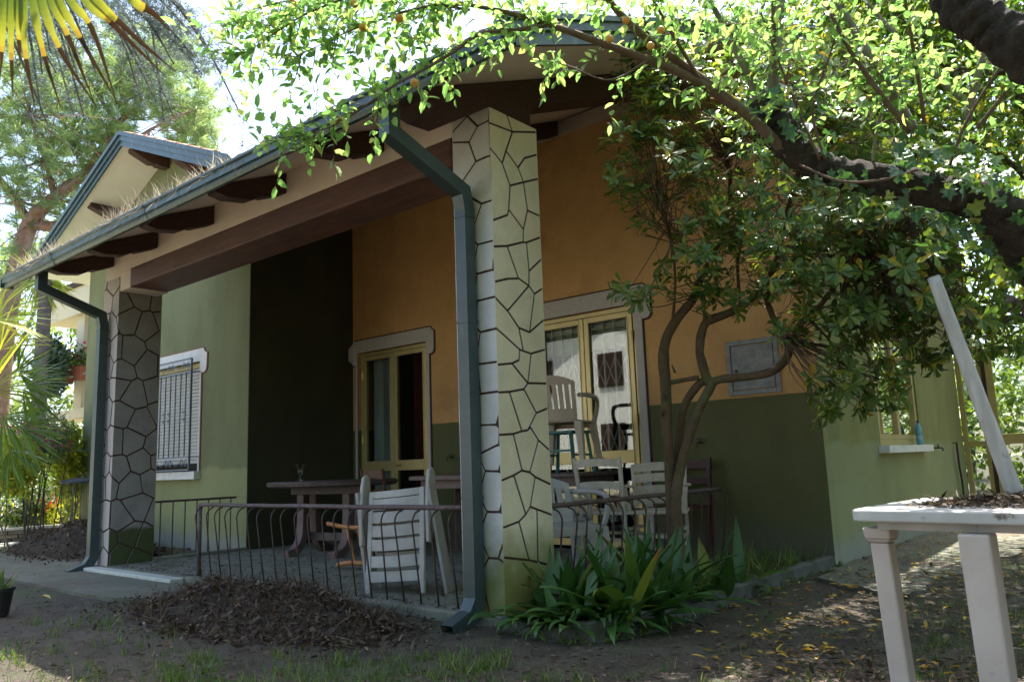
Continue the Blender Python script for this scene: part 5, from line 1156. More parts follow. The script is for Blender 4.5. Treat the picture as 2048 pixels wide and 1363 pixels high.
# ---- pittosporum in the bed: several smooth stems, rosettes of leathery leaves
pit = thing('pittosporum_tree', 'small evergreen tree with several bare twisting stems in the bed by the side railing', 'tree', (-2.72, 4.8, .05))
stems = {
 'a': [(1352, 1150, 5.2, .052), (1342, 1000, 5.2, .043), (1335, 870, 5.2, .040), (1330, 760, 5.2, .044), (1328, 700, 5.2, .040), (1345, 650, 5.2, .036), (1385, 600, 5.2, .034), (1400, 560, 5.22, .028), (1440, 480, 5.25, .022), (1460, 380, 5.3, .016), (1450, 280, 5.3, .010)],
 'b': [(1356, 1150, 5.15, .045), (1352, 1000, 5.15, .040), (1370, 900, 5.15, .038), (1392, 830, 5.15, .036), (1420, 775, 5.15, .036), (1428, 755, 5.15, .036)],
 'c': [(1362, 1140, 5.25, .040), (1352, 960, 5.25, .030), (1358, 880, 5.25, .030), (1368, 815, 5.25, .030), (1392, 775, 5.2, .031), (1420, 750, 5.18, .034)],
 'd': [(1420, 770, 5.16, .036), (1402, 720, 5.15, .034), (1400, 690, 5.15, .033), (1408, 650, 5.15, .033), (1425, 638, 5.15, .034), (1470, 620, 5.12, .030), (1510, 590, 5.1, .026), (1550, 530, 5.1, .022), (1570, 440, 5.15, .018), (1600, 340, 5.2, .013), (1640, 250, 5.2, .008)],
 'e': [(1420, 765, 5.16, .034), (1450, 757, 5.12, .032), (1500, 752, 5.05, .031), (1545, 742, 5.0, .032), (1572, 715, 5.0, .034), (1578, 690, 5.0, .032), (1568, 672, 5.0, .028), (1545, 630, 5.02, .024), (1535, 590, 5.05, .018), (1570, 545, 5.1, .012), (1610, 480, 5.1, .008)],
 'f': [(1578, 690, 5.0, .030), (1600, 650, 4.95, .024), (1640, 610, 4.9, .020), (1680, 560, 4.85, .015), (1740, 500, 4.8, .011), (1830, 440, 4.75, .007)],
 'g': [(1340, 765, 5.2, .018), (1375, 758, 5.17, .017), (1398, 755, 5.16, .020)],
 'h': [(1620, 640, 4.93, .010), (1665, 690, 4.85, .008), (1690, 760, 4.8, .006), (1730, 810, 4.75, .004)],
 'i': [(1410, 640, 5.15, .016), (1408, 590, 5.15, .012), (1430, 585, 5.15, .010), (1490, 590, 5.12, .006)],
 'k': [(1480, 610, 5.12, .012), (1478, 500, 5.2, .012), (1520, 400, 5.25, .010), (1510, 260, 5.3, .007)],
 'l': [(1345, 650, 5.2, .012), (1350, 560, 5.15, .010), (1340, 470, 5.1, .008), (1300, 380, 5.05, .004)],
}
nodes = []
mb = MB()
for key, pts in stems.items():
    P, Rr = pxcurve(pts, 6); Rr = [q*.86 for q in Rr]; rough_tube(mb, P, Rr, 12, .09, ord(key))
    if key in 'adfkile': nodes += [p for i, p in enumerate(P) if i > len(P)*.55]
for px, py, d in ((1338, 720, 5.16), (1332, 800, 5.16), (1325, 830, 5.16), (1350, 745, 5.14)):
    p = at(px, py, d); mb.tube([p, p+np.array([rng.uniform(-.05, .05), -.02, .05])], [.010, .005], 5)
mb.build('trunk', 'bark_pitt', pit, smooth_=True)
# crown: rosette sites inside overlapping ellipsoids given by photo position, depth and size
blobs = [(1330, 300, 4.9, 110, 90, .5, 46), (1480, 230, 5.0, 160, 120, .6, 90), (1650, 260, 4.9, 190, 150, .7, 120), (1420, 450, 5.0, 130, 90, .4, 56), (1560, 480, 4.9, 150, 100, .5, 80),
         (1720, 450, 4.75, 170, 120, .6, 130), (1860, 480, 4.7, 150, 130, .6, 120), (1800, 640, 4.75, 120, 80, .4, 80), (1720, 780, 4.7, 90, 55, .3, 48), (1700, 640, 4.8, 80, 70, .3, 36), (1390, 560, 5.05, 70, 50, .25, 16), (1300, 590, 4.9, 70, 18, .2, 9), (1450, 590, 5.0, 60, 30, .2, 8),
         (1960, 620, 4.6, 110, 80, .5, 60), (1560, 100, 5.1, 260, 110, .7, 110), (1830, 300, 4.9, 160, 130, .7, 90), (1270, 200, 5.0, 60, 70, .3, 26), (1330, 130, 5.0, 90, 60, .3, 30), (1260, 380, 4.9, 40, 60, .2, 12), (1610, 620, 4.85, 60, 50, .25, 14), (1245, 300, 4.9, 45, 30, .2, 9), (1850, 690, 4.7, 60, 40, .2, 16)]
out = newout(); tw = MB(); nodesA = np.array(nodes)
for (px, py, d, sx, sy, sd, n) in blobs:
    for _ in range(int(n*(.74 if px < 1620 else .74))):
        v = rng.normal(0, .52, 3); v = v/max(1, np.linalg.norm(v)); p = at(px+v[0]*sx*1.15, py+v[1]*sy*1.15, d+v[2]*sd)
        if p[0] < SX+.12 and p[1] > OY-.12: p[1] = OY-.15 if p[0] < SX-.3 else p[1]; p[0] = max(p[0], SX+.14) if p[1] > OY else p[0]
        k = rng.choice(np.argsort(((nodesA-p)**2).sum(1))[:9]); a = nodesA[k]; mid = (a+p)/2+rng.normal(0, .05, 3)+np.array([0, 0, -.04])
        dist = np.linalg.norm(p-a)
        tw.tube(curve([a, mid, p], 3), [max(.0022, .0045*min(1, dist)), .004, .0035, .003, .0025, .0022, .002], 4, caps=False)
        d0 = unit(p-mid+np.array([0, 0, .1])); rosette(p, d0, int(rng.integers(7, 12)), .094, .036, out)
        if rng.random() < .5:
            q = p+unit(rng.normal(0, 1, 3))*.07; tw.tube([mid+(p-mid)*.6, q], .002, 4, caps=False); rosette(q, d0+rng.normal(0, .4, 3), int(rng.integers(5, 9)), .082, .032, out)
# bare dead twigs in the middle
for _ in range(110):
    p = at(rng.uniform(1430, 1640), rng.uniform(380, 560), 5.15+rng.normal(0, .12)); d = unit(RIGHT*rng.normal(.8, .8)+UP*rng.normal(.5, .5)); tw.tube([p, p+d*.12+rng.normal(0, .02, 3), p+d*rng.uniform(.2, .4)+rng.normal(0, .04, 3)], [.003, .0025, .0012], 4, caps=False)
tw.build('twigs', 'bark_twig', pit, kind='stuff')
leaves_split(*out, 'leaf_pitt', pit, 'obo', rng.random(len(out[0])), 300, 'leaf', 'foliage')

# ---- aspidistra clump: every broad leaf an object
asp = thing('aspidistra', 'clump of long dark green strap leaves in the bed below the near pillar and railing', 'plant', (-2.7, 4.2, .055))
def strap_mesh(bend, q, wav):
    n = 7; vs = []
    for k in range(n+1):
        t = k/n; ang = bend*t*t; x = t*math.cos(ang*.6)*1.0; z = -bend*.34*t*t; w = .5*math.sin(math.pi*min(1, (t*.94+.06))**.72)*(1 if t < .95 else .5)
        if t == 1: w = .02
        if t < .12: w *= .45
        vs += [(x, -w, z+.012*math.sin(5*t+wav)), (x, 0, z-.018), (x, w, z-.012*math.sin(5*t+wav))]
    fs = [(3*k+a, 3*k+a+1, 3*k+a+4, 3*k+a+3) for k in range(n) for a in range(2)]
    me = bpy.data.meshes.new('leaf'); me.from_pydata(vs, [], fs); a = me.attributes.new('tint', 'FLOAT', 'FACE')
    a.data.foreach_set('value', [q+(.12 if (k//2) > 5 and q > .6 else 0) for k in range(len(fs))]); me.polygons.foreach_set('use_smooth', [True]*len(fs)); me.materials.append(MATS['leaf_aspidistra']); return me
SM = [strap_mesh(b, q, w) for b in (.3, .75, 1.2) for q, w in ((.08, 0), (.3, 1.5), (.5, 3), (.68, 2), (.87, 4))]
def strap(parent, p, d, nrm, L, W, me):
    d_, s_, u_ = leaf_frames(np.array([d], float), np.array([nrm], float)); d_, s_, u_ = d_[0], s_[0], u_[0]
    o = bpy.data.objects.new('leaf', me); COL.objects.link(o); o.parent = parent; g = origin_of(parent)
    o.matrix_local = Matrix(((d_[0]*L, s_[0]*W, u_[0]*L, p[0]-g.x), (d_[1]*L, s_[1]*W, u_[1]*L, p[1]-g.y), (d_[2]*L, s_[2]*W, u_[2]*L, p[2]-g.z), (0, 0, 0, 1)))
for i in range(300):
    t = rng.random()
    if t < .25: bx_, by_ = -2.76+rng.normal(0, .07), 3.74+rng.normal(0, .06)
    elif t < .8: bx_, by_ = -2.50+rng.normal(0, .09), 3.98+rng.normal(0, .2)
    else: bx_, by_ = -2.48+rng.normal(0, .08), 4.65+rng.normal(0, .28)
    a = rng.uniform(0, 6.28); el = rng.uniform(.1, 1.25); L = rng.uniform(.30, .58)*(.8 if t < .25 else 1)
    d = np.array([math.cos(a)*math.cos(el), math.sin(a)*math.cos(el), math.sin(el)]); side = np.array([-math.sin(a), math.cos(a), 0]); nr = np.cross(d, side)
    if nr[2] < 0: nr = -nr
    wgt = [.34, .28, .20, .11, .07]; q = rng.choice(5, p=wgt); b = 0 if el > .95 else (1 if rng.random() < .6 else 2)
    strap(asp, (bx_, by_, .05), d, nr+rng.normal(0, .25, 3), L, rng.uniform(.062, .092), SM[b*5+q])
for i in range(70):
    a = rng.uniform(-2.4, .5); k = rng.integers(4, 16); bx_, by_ = K[k][0]-.08+rng.normal(0, .05), K[k][1]+.10+rng.normal(0, .06); el = rng.uniform(.25, .75)
    d = np.array([math.cos(a)*math.cos(el), math.sin(a)*math.cos(el), math.sin(el)]); side = np.array([-math.sin(a), math.cos(a), 0]); nr = np.cross(d, side); nr = -nr if nr[2] < 0 else nr
    strap(asp, (bx_, by_, .06), d, nr+rng.normal(0, .2, 3), rng.uniform(.22, .36), rng.uniform(.055, .08), SM[10+rng.choice(5, p=[.3, .3, .22, .11, .07])])
# long grass and weeds in the bed and along the kerb
n = 420; x = rng.uniform(-2.95, -2.3, n); y = rng.uniform(4.6, 6.5, n); P = np.stack([x, y, np.full(n, .05)], 1)
D = rng.normal(0, .55, (n, 3)); D[:, 2] = np.abs(D[:, 2])+.5
tag(leaf_cloud('bed_weeds', P, D, rng.normal(0, 1, (n, 3)), rng.uniform(.05, .28, n), rng.uniform(.006, .014, n), 'grass', None, 'blade'), 'weeds and grass growing at the back of the bed below the green dado', 'weeds')
n = 500; k = rng.integers(0, len(K), n); P = np.array([(K[i][0]+rng.normal(0.04, .03), K[i][1]+rng.normal(0, .05), .01) for i in k]); n = len(P)
tag(leaf_cloud('kerb_weeds', P, rng.normal(0, .8, (n, 3))+(0, 0, .7), rng.normal(0, 1, (n, 3)), rng.uniform(.015, .07, n), rng.uniform(.01, .02, n), 'grass', None, 'oval'), 'small green weeds sprouting along the outside of the curved kerb', 'weeds')

# ---- grass, leaf piles, litter on the ground
def scatter_z(x, y): return np.array([gz(a, b) for a, b in zip(x, y)])
def grass_patch(name, label, px, py, n, hmin, hmax, mat='grass', sx=1, clump=0):
    q = [hit(a, b, 2, 0) for a, b in zip(px, py)]; P = np.array(q); 
    P[:, 0] += rng.normal(0, .02, n); P[:, 1] += rng.normal(0, .02, n); P[:, 2] = scatter_z(P[:, 0], P[:, 1])
    D = rng.normal(0, .38, (n, 3)); D[:, 2] = 1
    return tag(leaf_cloud(name, P, D, rng.normal(0, 1, (n, 3)), rng.uniform(hmin, hmax, n), rng.uniform(.003, .0065, n), mat, None, 'blade'), label, 'grass')
def clumps(x0, x1, y0, y1, nc, per, s=.05):
    q0, q1 = None, None; A = []
    for _ in range(nc):
        q = hit(rng.uniform(x0, x1), rng.uniform(y0, y1), 2, 0); A.append(np.array([q[0], q[1]])+rng.normal(0, s, (per, 2)))
    return np.concatenate(A)
def grass_field(name, label, A, hmin, hmax, mat='grass', w=(.003, .0065)):
    n = len(A); P = np.column_stack([A, scatter_z(A[:, 0], A[:, 1])-.004]); D = rng.normal(0, .42, (n, 3)); D[:, 2] = 1
    return tag(leaf_cloud(name, P, D, rng.normal(0, 1, (n, 3)), rng.uniform(hmin, hmax, n)*(.5+rng.random(n)), rng.uniform(*w, n), mat, None, 'blade'), label, 'grass')
A = np.concatenate([clumps(330, 1000, 1310, 1500, 210, 22, .035), clumps(0, 400, 1240, 1500, 90, 14, .035), clumps(900, 1500, 1330, 1500, 34, 16, .03)])
grass_field('foreground_grass', 'short green grass in the foreground below the leaf pile', A, .025, .085)
A = np.concatenate([clumps(1780, 2200, 1090, 1363, 160, 14, .05), clumps(1500, 1900, 1240, 1400, 24, 10, .03)])
grass_field('side_grass', 'sparse low grass right of the side path behind the white table', A, .015, .06)
A = rng.uniform((-14.5, 3.6), (-8.9, 5.0), (1500, 2)); grass_field('far_left_grass', 'thin grass on the shaded ground near the wire bin', A, .02, .06, w=(.004, .008))
A = np.concatenate([rng.uniform((-26, 5.3), (-13.2, 8.5), (4200, 2))]); grass_field('sunny_grass', 'pale sunlit grass in front of the low stone wall', A, .03, .12, 'dry_grass', (.006, .012))

def pile_fn(cx, cy, rx, ry, h):
    def f(x, y):
        a = np.arctan2((y-cy)/ry, (x-cx)/rx); k = 1+.13*np.sin(2*a+1.1)+.09*np.sin(5*a+.4)+.05*np.sin(9*a)
        return h*np.maximum(0, 1-(((x-cx)/rx)**2+((y-cy)/ry)**2)/k**2)**1.15*(1+.22*np.sin(5*x+1)*np.cos(7*y))
    return f
def leaf_pile(name, label, cx, cy, rx, ry, h, n, smin=.03, smax=.075, needles=.4):
    f = pile_fn(cx, cy, rx, ry, h); g = 26; vs = []
    for j in range(g+1):
        for i in range(g+1):
            x = cx+rx*1.02*(2*i/g-1); y = cy+ry*1.02*(2*j/g-1); vs.append((x, y, float(f(x, y))-.02+random.uniform(-.02, .02)+.02*math.sin(9*x)*math.cos(11*y)))
    fs = [(j*(g+1)+i, j*(g+1)+i+1, (j+1)*(g+1)+i+1, (j+1)*(g+1)+i) for j in range(g) for i in range(g)]
    root = thing(name, label, 'leaf pile', (cx, cy, 0))
    MB().add(vs, fs).build('core', 'soil_bed', root, smooth_=True, kind='stuff')
    r = np.where(rng.random(n) < .86, np.sqrt(rng.random(n))*1.12, 1+np.abs(rng.normal(0, .28, n))); a = rng.random(n)*6.283; x = cx+rx*r*np.cos(a); y = cy+ry*r*np.sin(a)+rng.normal(0, .02, n); z = f(x, y)+rng.uniform(0, .035, n)
    P = np.stack([x, y, z+.004], 1); D = rng.normal(0, 1, (n, 3)); D[:, 2] *= .45; Nn = rng.normal(0, .6, (n, 3))+(0, 0, 1)
    m = rng.random(n) < needles; D[:, 2] *= 1.6; z2 = 0; L = np.where(m, rng.uniform(.05, .17, n), rng.uniform(smin, smax, n)*np.where(rng.random(n) < .1, 1.7, 1)); W = np.where(m, .0035, L*rng.uniform(.35, .6, n))
    leaf_cloud('leaves', P[~m], D[~m], Nn[~m], L[~m], W[~m], 'leaf_dead', root, 'oval', kind='stuff'); leaf_cloud('needles', P[m], D[m], Nn[m], L[m], W[m], 'leaf_dead', root, 'dia', kind='stuff')
leaf_pile('leaf_pile', 'wide heap of brown dead leaves and twigs in front of the porch railing', -4.66, 2.92, 1.10, .50, .19, 14000, .018, .05, .55)
leaf_pile('leaf_pile', 'heap of pale dry palm litter between wire bin and far downpipe', -10.7, 4.25, 1.5, .62, .36, 9000, .025, .06, .7)
# scattered litter
def litter(name, label, n, gen, mat, L0, L1, ar=.45, minn=0):
    q = gen(n); x, y = q[:, 0], q[:, 1]; z = scatter_z(x, y)+rng.uniform(.006, .02, n)+np.where((x > -2.2) & (x < -1.1) & (y > 4), .024, 0)
    P = np.stack([x, y, z], 1); D = rng.normal(0, 1, (n, 3)); D[:, 2] *= .12; L = rng.uniform(L0, L1, n)
    return tag(leaf_cloud(name, P, D, rng.normal(0, .25, (n, 3))+(0, 0, 1), L, L*ar*rng.uniform(.7, 1.1, n), mat, None, 'oval'), label, 'leaf litter')
def gen_px(x0, x1, y0, y1):
    def g(n):
        Q = []
        while len(Q) < n:
            q = hit(rng.uniform(x0, x1), rng.uniform(y0, y1), 2, 0)
            if not (q[0] < SX and q[1] > 3.42 and q[0] > -8.8): Q.append(q[:2])
        return np.array(Q)
    return g
litter('brown_litter', 'small brown leaf crumbs strewn over the soil in the foreground', 9500, gen_px(-100, 2150, 1150, 1500), 'leaf_dead', .010, .040)
n = 700; q = gen_px(-100, 2150, 1150, 1500)(n); x, y = q[:, 0], q[:, 1]
tag(leaf_cloud('twig_litter', np.stack([x, y, scatter_z(x, y)+.010], 1), rng.normal(0, 1, (n, 3))*(1, 1, .06), np.tile((0, 0, 1.), (n, 1)), rng.uniform(.05, .17, n), rng.uniform(.003, .006, n), 'leaf_dead', None, 'dia'), 'thin dry twigs and pine needles strewn over the foreground soil', 'twigs')
litter('side_litter', 'brown leaves scattered around the white table legs', 1500, gen_px(1400, 2200, 1120, 1450), 'leaf_dead', .025, .055)
litter('path_litter', 'brown leaf bits scattered along the side path', 520, lambda n: np.stack([rng.uniform(-2.2, -1.0, n), rng.uniform(6, 12, n)], 1), 'leaf_fallen', .02, .06)
n = 2200; x = rng.uniform(-8.2, -3.2, n); y = 3.55+rng.random(n)**1.5*3
tag(leaf_cloud('porch_litter', np.stack([x, y, np.full(n, .062)], 1), rng.normal(0, 1, (n, 3))*(1, 1, .1), rng.normal(0, .2, (n, 3))+(0, 0, 1), rng.uniform(.015, .05, n), rng.uniform(.006, .02, n), 'leaf_dead'), 'dry leaf bits lying on the porch floor', 'leaf litter')
# larger yellow leaves picked out one by one
g0_ = gen_px(1380, 2080, 1130, 1363)(70); g = np.concatenate([g0_, np.repeat(gen_px(1400, 2000, 1150, 1340)(38), 5, 0)+rng.normal(0, .11, (190, 2))]); g = np.array([q for q in g if q[0] > SX+.02 and q[1] > 2.2])
for x, y in g:
    where = 'on the worn side path' if (x < -1.3 and y > 5.4) else ('around the white table legs' if x > -1.15 else 'on the dark soil outside the curved kerb')
    o = leaf_object('fallen_leaf', (x, y, gz(x, y)+.016+(.016 if x < -1.2 and y > 5.4 else 0)), rng.normal(0, 1, 3)*(1, 1, .1), rng.normal(0, .22, 3)+(0, 0, 1), rng.uniform(.045, .08), rng.uniform(.018, .027), 'leaf_fallen', 'oval', None, rng.uniform(.55, .99))
    tag(o, 'yellow fallen leaf lying '+where, 'leaf', 'yellow fallen leaves '+where)
q = hit(80, 1196, 2, .02); o = leaf_object('fallen_leaf', (q[0], q[1], .04), (1, .2, 0), (0, 0, 1), .14, .045, 'leaf_fallen', 'oval', None, .9); tag(o, 'single yellow leaf on the grey path at the far left', 'leaf')

# ---- dry grass growing in the gutter
A = []; 
for x0, x1, n, h in ((-8.95, -7.9, 420, .17), (-7.6, -6.9, 150, .10), (-6.9, -5.6, 420, .20), (-5.6, -4.6, 360, .16), (-4.6, -3.6, 160, .10)):
    A += [(x, rng.uniform(2.73, 2.86), 3.02, h) for x in rng.uniform(x0, x1, n)]
A = np.array(A); n = len(A); D = rng.normal(0, .7, (n, 3)); D[:, 2] = np.where(rng.random(n) < .22, -1.2, 1.0); D[:, 1] = np.where(D[:, 2] < 0, -abs(D[:, 1])-.3, D[:, 1])
tag(leaf_cloud('gutter_grass', A[:, :3]+(0, 0, .03), D, rng.normal(0, 1, (n, 3)), A[:, 3]*rng.uniform(.4, 1.1, n), rng.uniform(.0025, .006, n), 'dry_grass', None, 'blade'), 'dry bleached grass sprouting from the porch gutter', 'grass')
t = thing('gutter_weed', 'tall thin dried weed standing up from the gutter against the sky', 'weed', (-5.75, 2.8, 3.0))
for px, py, h_ in ((483, 320, .33), (632, 235, .22)):
    p = hit(px, py, 1, 2.8); MB().tube([p+np.array([0, 0, -.05]), p+np.array([.01, 0, h_*.5]), p+np.array([0, .01, h_])], .0022, 4).build('stem', 'bark_twig', t)
    n = 30; P = p+np.stack([rng.normal(0, .01, n), rng.normal(0, .01, n), rng.uniform(.05, h_, n)], 1); leaf_cloud('seed_heads', P, rng.normal(0, 1, (n, 3)), rng.normal(0, 1, (n, 3)), .022, .008, 'leaf_dead', t, 'dia')
# ------------------------------------------------------------------ surroundings
def crown_points(blobs, cluster, per):
    """clustered points in ellipsoids (cx,cy,cz,rx,ry,rz,n)"""
    P = []
    for cx, cy, cz, rx, ry, rz, n in blobs:
        v = rng.normal(0, 1, (n, 3)); v = unit(v)*(rng.random((n, 1))**.45); C0 = np.array([cx, cy, cz])+v*(rx, ry, rz)
        for c0 in C0: P.append(c0+rng.normal(0, cluster, (per, 3))*(1, 1, .7))
    return np.concatenate(P)
def leafy_tree(name, label, base, top, blobs, mat, L, cluster=.28, per=16, bark='bark_grey', r=.16, group=None, limbs=7, shape='dia', cat='tree'):
    t = thing(name, label, cat, base, group); b = Vector(base); tp = Vector(top); mb = MB()
    mid = b+(tp-b)*.5+Vector((random.uniform(-.3, .3), random.uniform(-.3, .3), 0)); c_ = curve([tuple(b)+(r,), tuple(mid)+(r*.75,), tuple(tp)+(r*.35,)], 6); rough_tube(mb, [q[:3] for q in c_], [q[3] for q in c_], 9, .06, 4)
    for i in range(limbs):
        bl = blobs[i % len(blobs)]; s = c_[int(len(c_)*rng.uniform(.35, .9))]; e = np.array(bl[:3])+rng.normal(0, .45, 3)*np.array(bl[3:6]); m_ = (s[:3]+e)/2+np.array([0, 0, -.15])+rng.normal(0, .2, 3)
        k = curve([np.append(s[:3], s[3]*.6), np.append(m_, s[3]*.35), np.append(e, .012)], 5); mb.tube([q[:3] for q in k], [max(.01, q[3]) for q in k], 6)
    mb.build('trunk', bark, t, smooth_=True)
    P = crown_points(blobs, cluster, per); n = len(P); D = rng.normal(0, 1, (n, 3))+(0, 0, -.3); Ls = rng.uniform(.6, 1.2, n)*L
    leaf_cloud('crown', P, D, rng.normal(0, .8, (n, 3))+(0, 0, 1), Ls, Ls*.55, mat, t, shape, kind='stuff'); return t

# right: evergreen behind the small tree, garden trees beyond the path
leafy_tree('laurel_tree', 'dense yellow green evergreen rising behind the arching trunk over the side wall', (-.55, 8.6, 0), (-.7, 8.0, 4.6),
           [(-1.0, 8.3, 4.6, 1.5, 1.5, 1.3, 190), (.3, 8.4, 4.9, 1.7, 1.6, 1.5, 200), (-1.2, 7.4, 5.4, 1.3, 1.2, 1.0, 110), (1.5, 8.0, 4.6, 1.5, 1.5, 1.4, 150), (.2, 7.3, 3.6, 1.2, 1.0, .9, 80), (-.8, 6.4, 4.6, 1.2, 1.1, .7, 80), (-.9, 9.8, 4.4, 1.2, 1.4, .8, 90), (-1.95, 7.4, 4.9, .35, 2.4, .45, 90), (-1.7, 9.6, 4.6, .5, 1.5, .4, 40), (-1.45, 7.4, 4.7, .6, 1.9, .4, 100), (.3, 10.5, 4.4, 1.4, 1.2, .8, 80)], 'leaf_laurel', .085, .24, 26, 'bark_pitt', .12, None, 12, 'oval')
leafy_tree('garden_tree', 'light green leafy tree beyond the glazed side door', (1.2, 15.5, 0), (1.0, 15, 5.2),
           [(.8, 14.6, 4.6, 2.4, 1.8, 1.9, 230), (-.8, 16.5, 3.2, 1.6, 1.5, 1.6, 120), (2.4, 15.5, 3.4, 1.8, 1.8, 2.2, 150)], 'leaf_far', .15, .34, 20, 'bark_grey', .15, 'leafy trees right of the house')
leafy_tree('garden_tree', 'ivy wrapped tree seen through the glazed side door', (-1.2, 16.2, 0), (-1.1, 16.0, 4.2),
           [(-1.2, 16.2, 1.4, .45, .45, 1.4, 90), (-1.3, 16.2, 3.8, 1.2, 1.0, 1.3, 110)], 'leaf_laurel', .12, .2, 20, 'bark_grey', .16, 'leafy trees right of the house')
leafy_tree('garden_tree', 'pale sunlit tree at the right edge behind the arching trunk', (3.2, 10.2, 0), (3.0, 10, 4.5),
           [(2.8, 9.8, 3.9, 2.0, 1.8, 2.2, 220), (2.2, 9.0, 5.6, 1.6, 1.4, 1.1, 110), (3.8, 8.0, 4.6, 1.8, 1.8, 1.8, 140)], 'leaf_far', .13, .3, 20, 'bark_grey', .13, 'leafy trees right of the house')
for i, (x, y, s, lab) in enumerate(((-5, 27, 1.3, 'broad tree far behind the side path'), (1, 26, 1.3, 'tall pale green tree at the far end of the garden path'), (6, 22, 1.2, 'far tree at the right edge beyond the garden'), (8.5, 15, 1.1, 'tree half out of frame far right'))):
    leafy_tree('far_tree', lab, (x, y, 0), (x, y, 5*s), [(x, y, 4.6*s, 3*s, 2.4*s, 2.6*s, 150), (x+1, y, 2.0*s, 3*s, 1.8*s, 1.6*s, 110)], 'leaf_far', .27, .5, 16, 'bark_grey', .2, 'far trees closing the garden on the right', 5)
def hedge(name, label, x0, x1, y0, y1, h, n, mat, L):
    P = np.stack([rng.uniform(x0, x1, n), rng.uniform(y0, y1, n), h*rng.random(n)**.8*(.8+.2*np.sin(rng.uniform(x0, x1, n)))], 1)
    return tag(leaf_cloud(name, P, rng.normal(0, 1, (n, 3)), rng.normal(0, .8, (n, 3))+(0, 0, 1), L*rng.uniform(.6, 1.2, n), L*.55, mat, None, 'dia'), label, 'hedge')
hedge('far_hedge', 'green hedge closing the garden beyond the glazed side door', -4, 12, 18.5, 20.5, 3.4, 9000, 'leaf_far', .22)
hedge('garden_hedge', 'hedge along the right side of the garden mirrored in the side window', 6.0, 7.6, 6, 19, 3.0, 7000, 'leaf_far', .22)
# pergola beams over the side entrance
t = thing('pergola', 'dark timber pergola beams above the glazed side entrance', 'pergola', (-.9, 12.2, 0))
for a, b in (((-2.2, 11.4, 2.62), (.9, 12.2, 2.80)), ((-2.2, 12.6, 2.62), (.9, 13.2, 2.80)), ((-1.5, 11.2, 2.74), (-1.2, 14.0, 2.74)), ((-.4, 11.3, 2.80), (-.1, 14.0, 2.80))): MB().bar(a, b, .08, .13).build('beam', 'dark_brown', t)
MB().bar((.85, 12.2, 0), (.85, 12.2, 2.75), .1, .1).build('post', 'dark_brown', t)
# chain of thin branches hanging in front of the pergola

# left: umbrella pine
def needle_tufts(name, C0, nper, L, W, mat, parent, spread=.9, up=.6):
    n = len(C0)*nper; P = np.repeat(C0, nper, 0)+rng.normal(0, .015, (n, 3)); ax = np.repeat(unit(rng.normal(0, 1, (len(C0), 3))*(1, 1, .5)+(0, 0, up)), nper, 0)
    D = unit(ax*1.0+rng.normal(0, .42*spread, (n, 3))); T = np.repeat(rng.random(len(C0)), nper)*.8+rng.random(n)*.2
    return leaf_cloud(name, P, D, rng.normal(0, 1, (n, 3)), L*rng.uniform(.7, 1.1, n), W, mat, parent, 'dia', T, kind='stuff')
pb = at(-25, 1033, 23)
pine = thing('umbrella_pine', 'large umbrella pine with reddish leaning trunk behind the left wing', 'tree', (pb[0], pb[1], 0))
PS = 1.5; mb = MB()
lims = [[(-28, 1035, 15, .24), (-6, 850, 15, .23), (14, 640, 15, .22), (38, 520, 15, .21), (62, 445, 15, .19), (110, 395, 15, .15), (180, 335, 15.2, .12), (235, 250, 15.5, .09), (290, 190, 15.8, .05), (330, 120, 16, .02)],
        [(60, 450, 15, .14), (120, 450, 15, .12), (170, 410, 15, .10), (215, 330, 15, .07), (300, 260, 15.2, .04), (390, 220, 15.5, .02)],
        [(60, 450, 15, .12), (30, 400, 15, .09), (-20, 330, 15, .06), (-60, 260, 15, .04)], [(235, 250, 15.5, .05), (190, 180, 15.6, .04), (150, 100, 15.8, .02)], [(110, 395, 15, .08), (90, 320, 14.8, .05), (60, 230, 14.6, .03)]]
for l in lims: P, Rr = pxcurve([(a_, b_, c_2*PS, r_*PS*.78) for a_, b_, c_2, r_ in l], 6); rough_tube(mb, P, Rr, 9, .07, 5)
tips = []
for _ in range(170):
    l = lims[rng.integers(0, 5)]; q = l[rng.integers(3 if len(l) > 6 else 1, len(l))]; a = at(q[0], q[1], q[2]*PS); e = a+rng.normal(0, 1, 3)*(1.8, 1.8, 1.2); mb.tube(curve([a, (a+e)/2+rng.normal(0, .15, 3), e], 3), [.02, .018, .016, .013, .011, .009, .007], 4)
    tips.append(e)
mb.build('trunk', 'bark_pine', pine, smooth_=True)
C0 = []
for px, py, d, sx, sy, n in ((250, 100, 16, 120, 50, 200), (300, 170, 16, 105, 65, 420), (380, 240, 16.5, 52, 55, 190), (160, 220, 15.5, 110, 80, 330), (60, 330, 15, 110, 110, 300), (200, 330, 15.5, 90, 70, 170), (40, 150, 15, 110, 90, 260), (20, 520, 16, 60, 60, 90), (130, 500, 18, 60, 50, 90), (410, 290, 17, 30, 30, 50)):
    for _ in range(n): v = rng.normal(0, .55, 3); v /= max(1, np.linalg.norm(v)); C0.append(at(px+v[0]*sx*1.15, py+v[1]*sy*1.15, (d+v[2]*1.3)*PS))
needle_tufts('crown', np.array(C0), 22, .46, .026, 'needle_pine', pine)
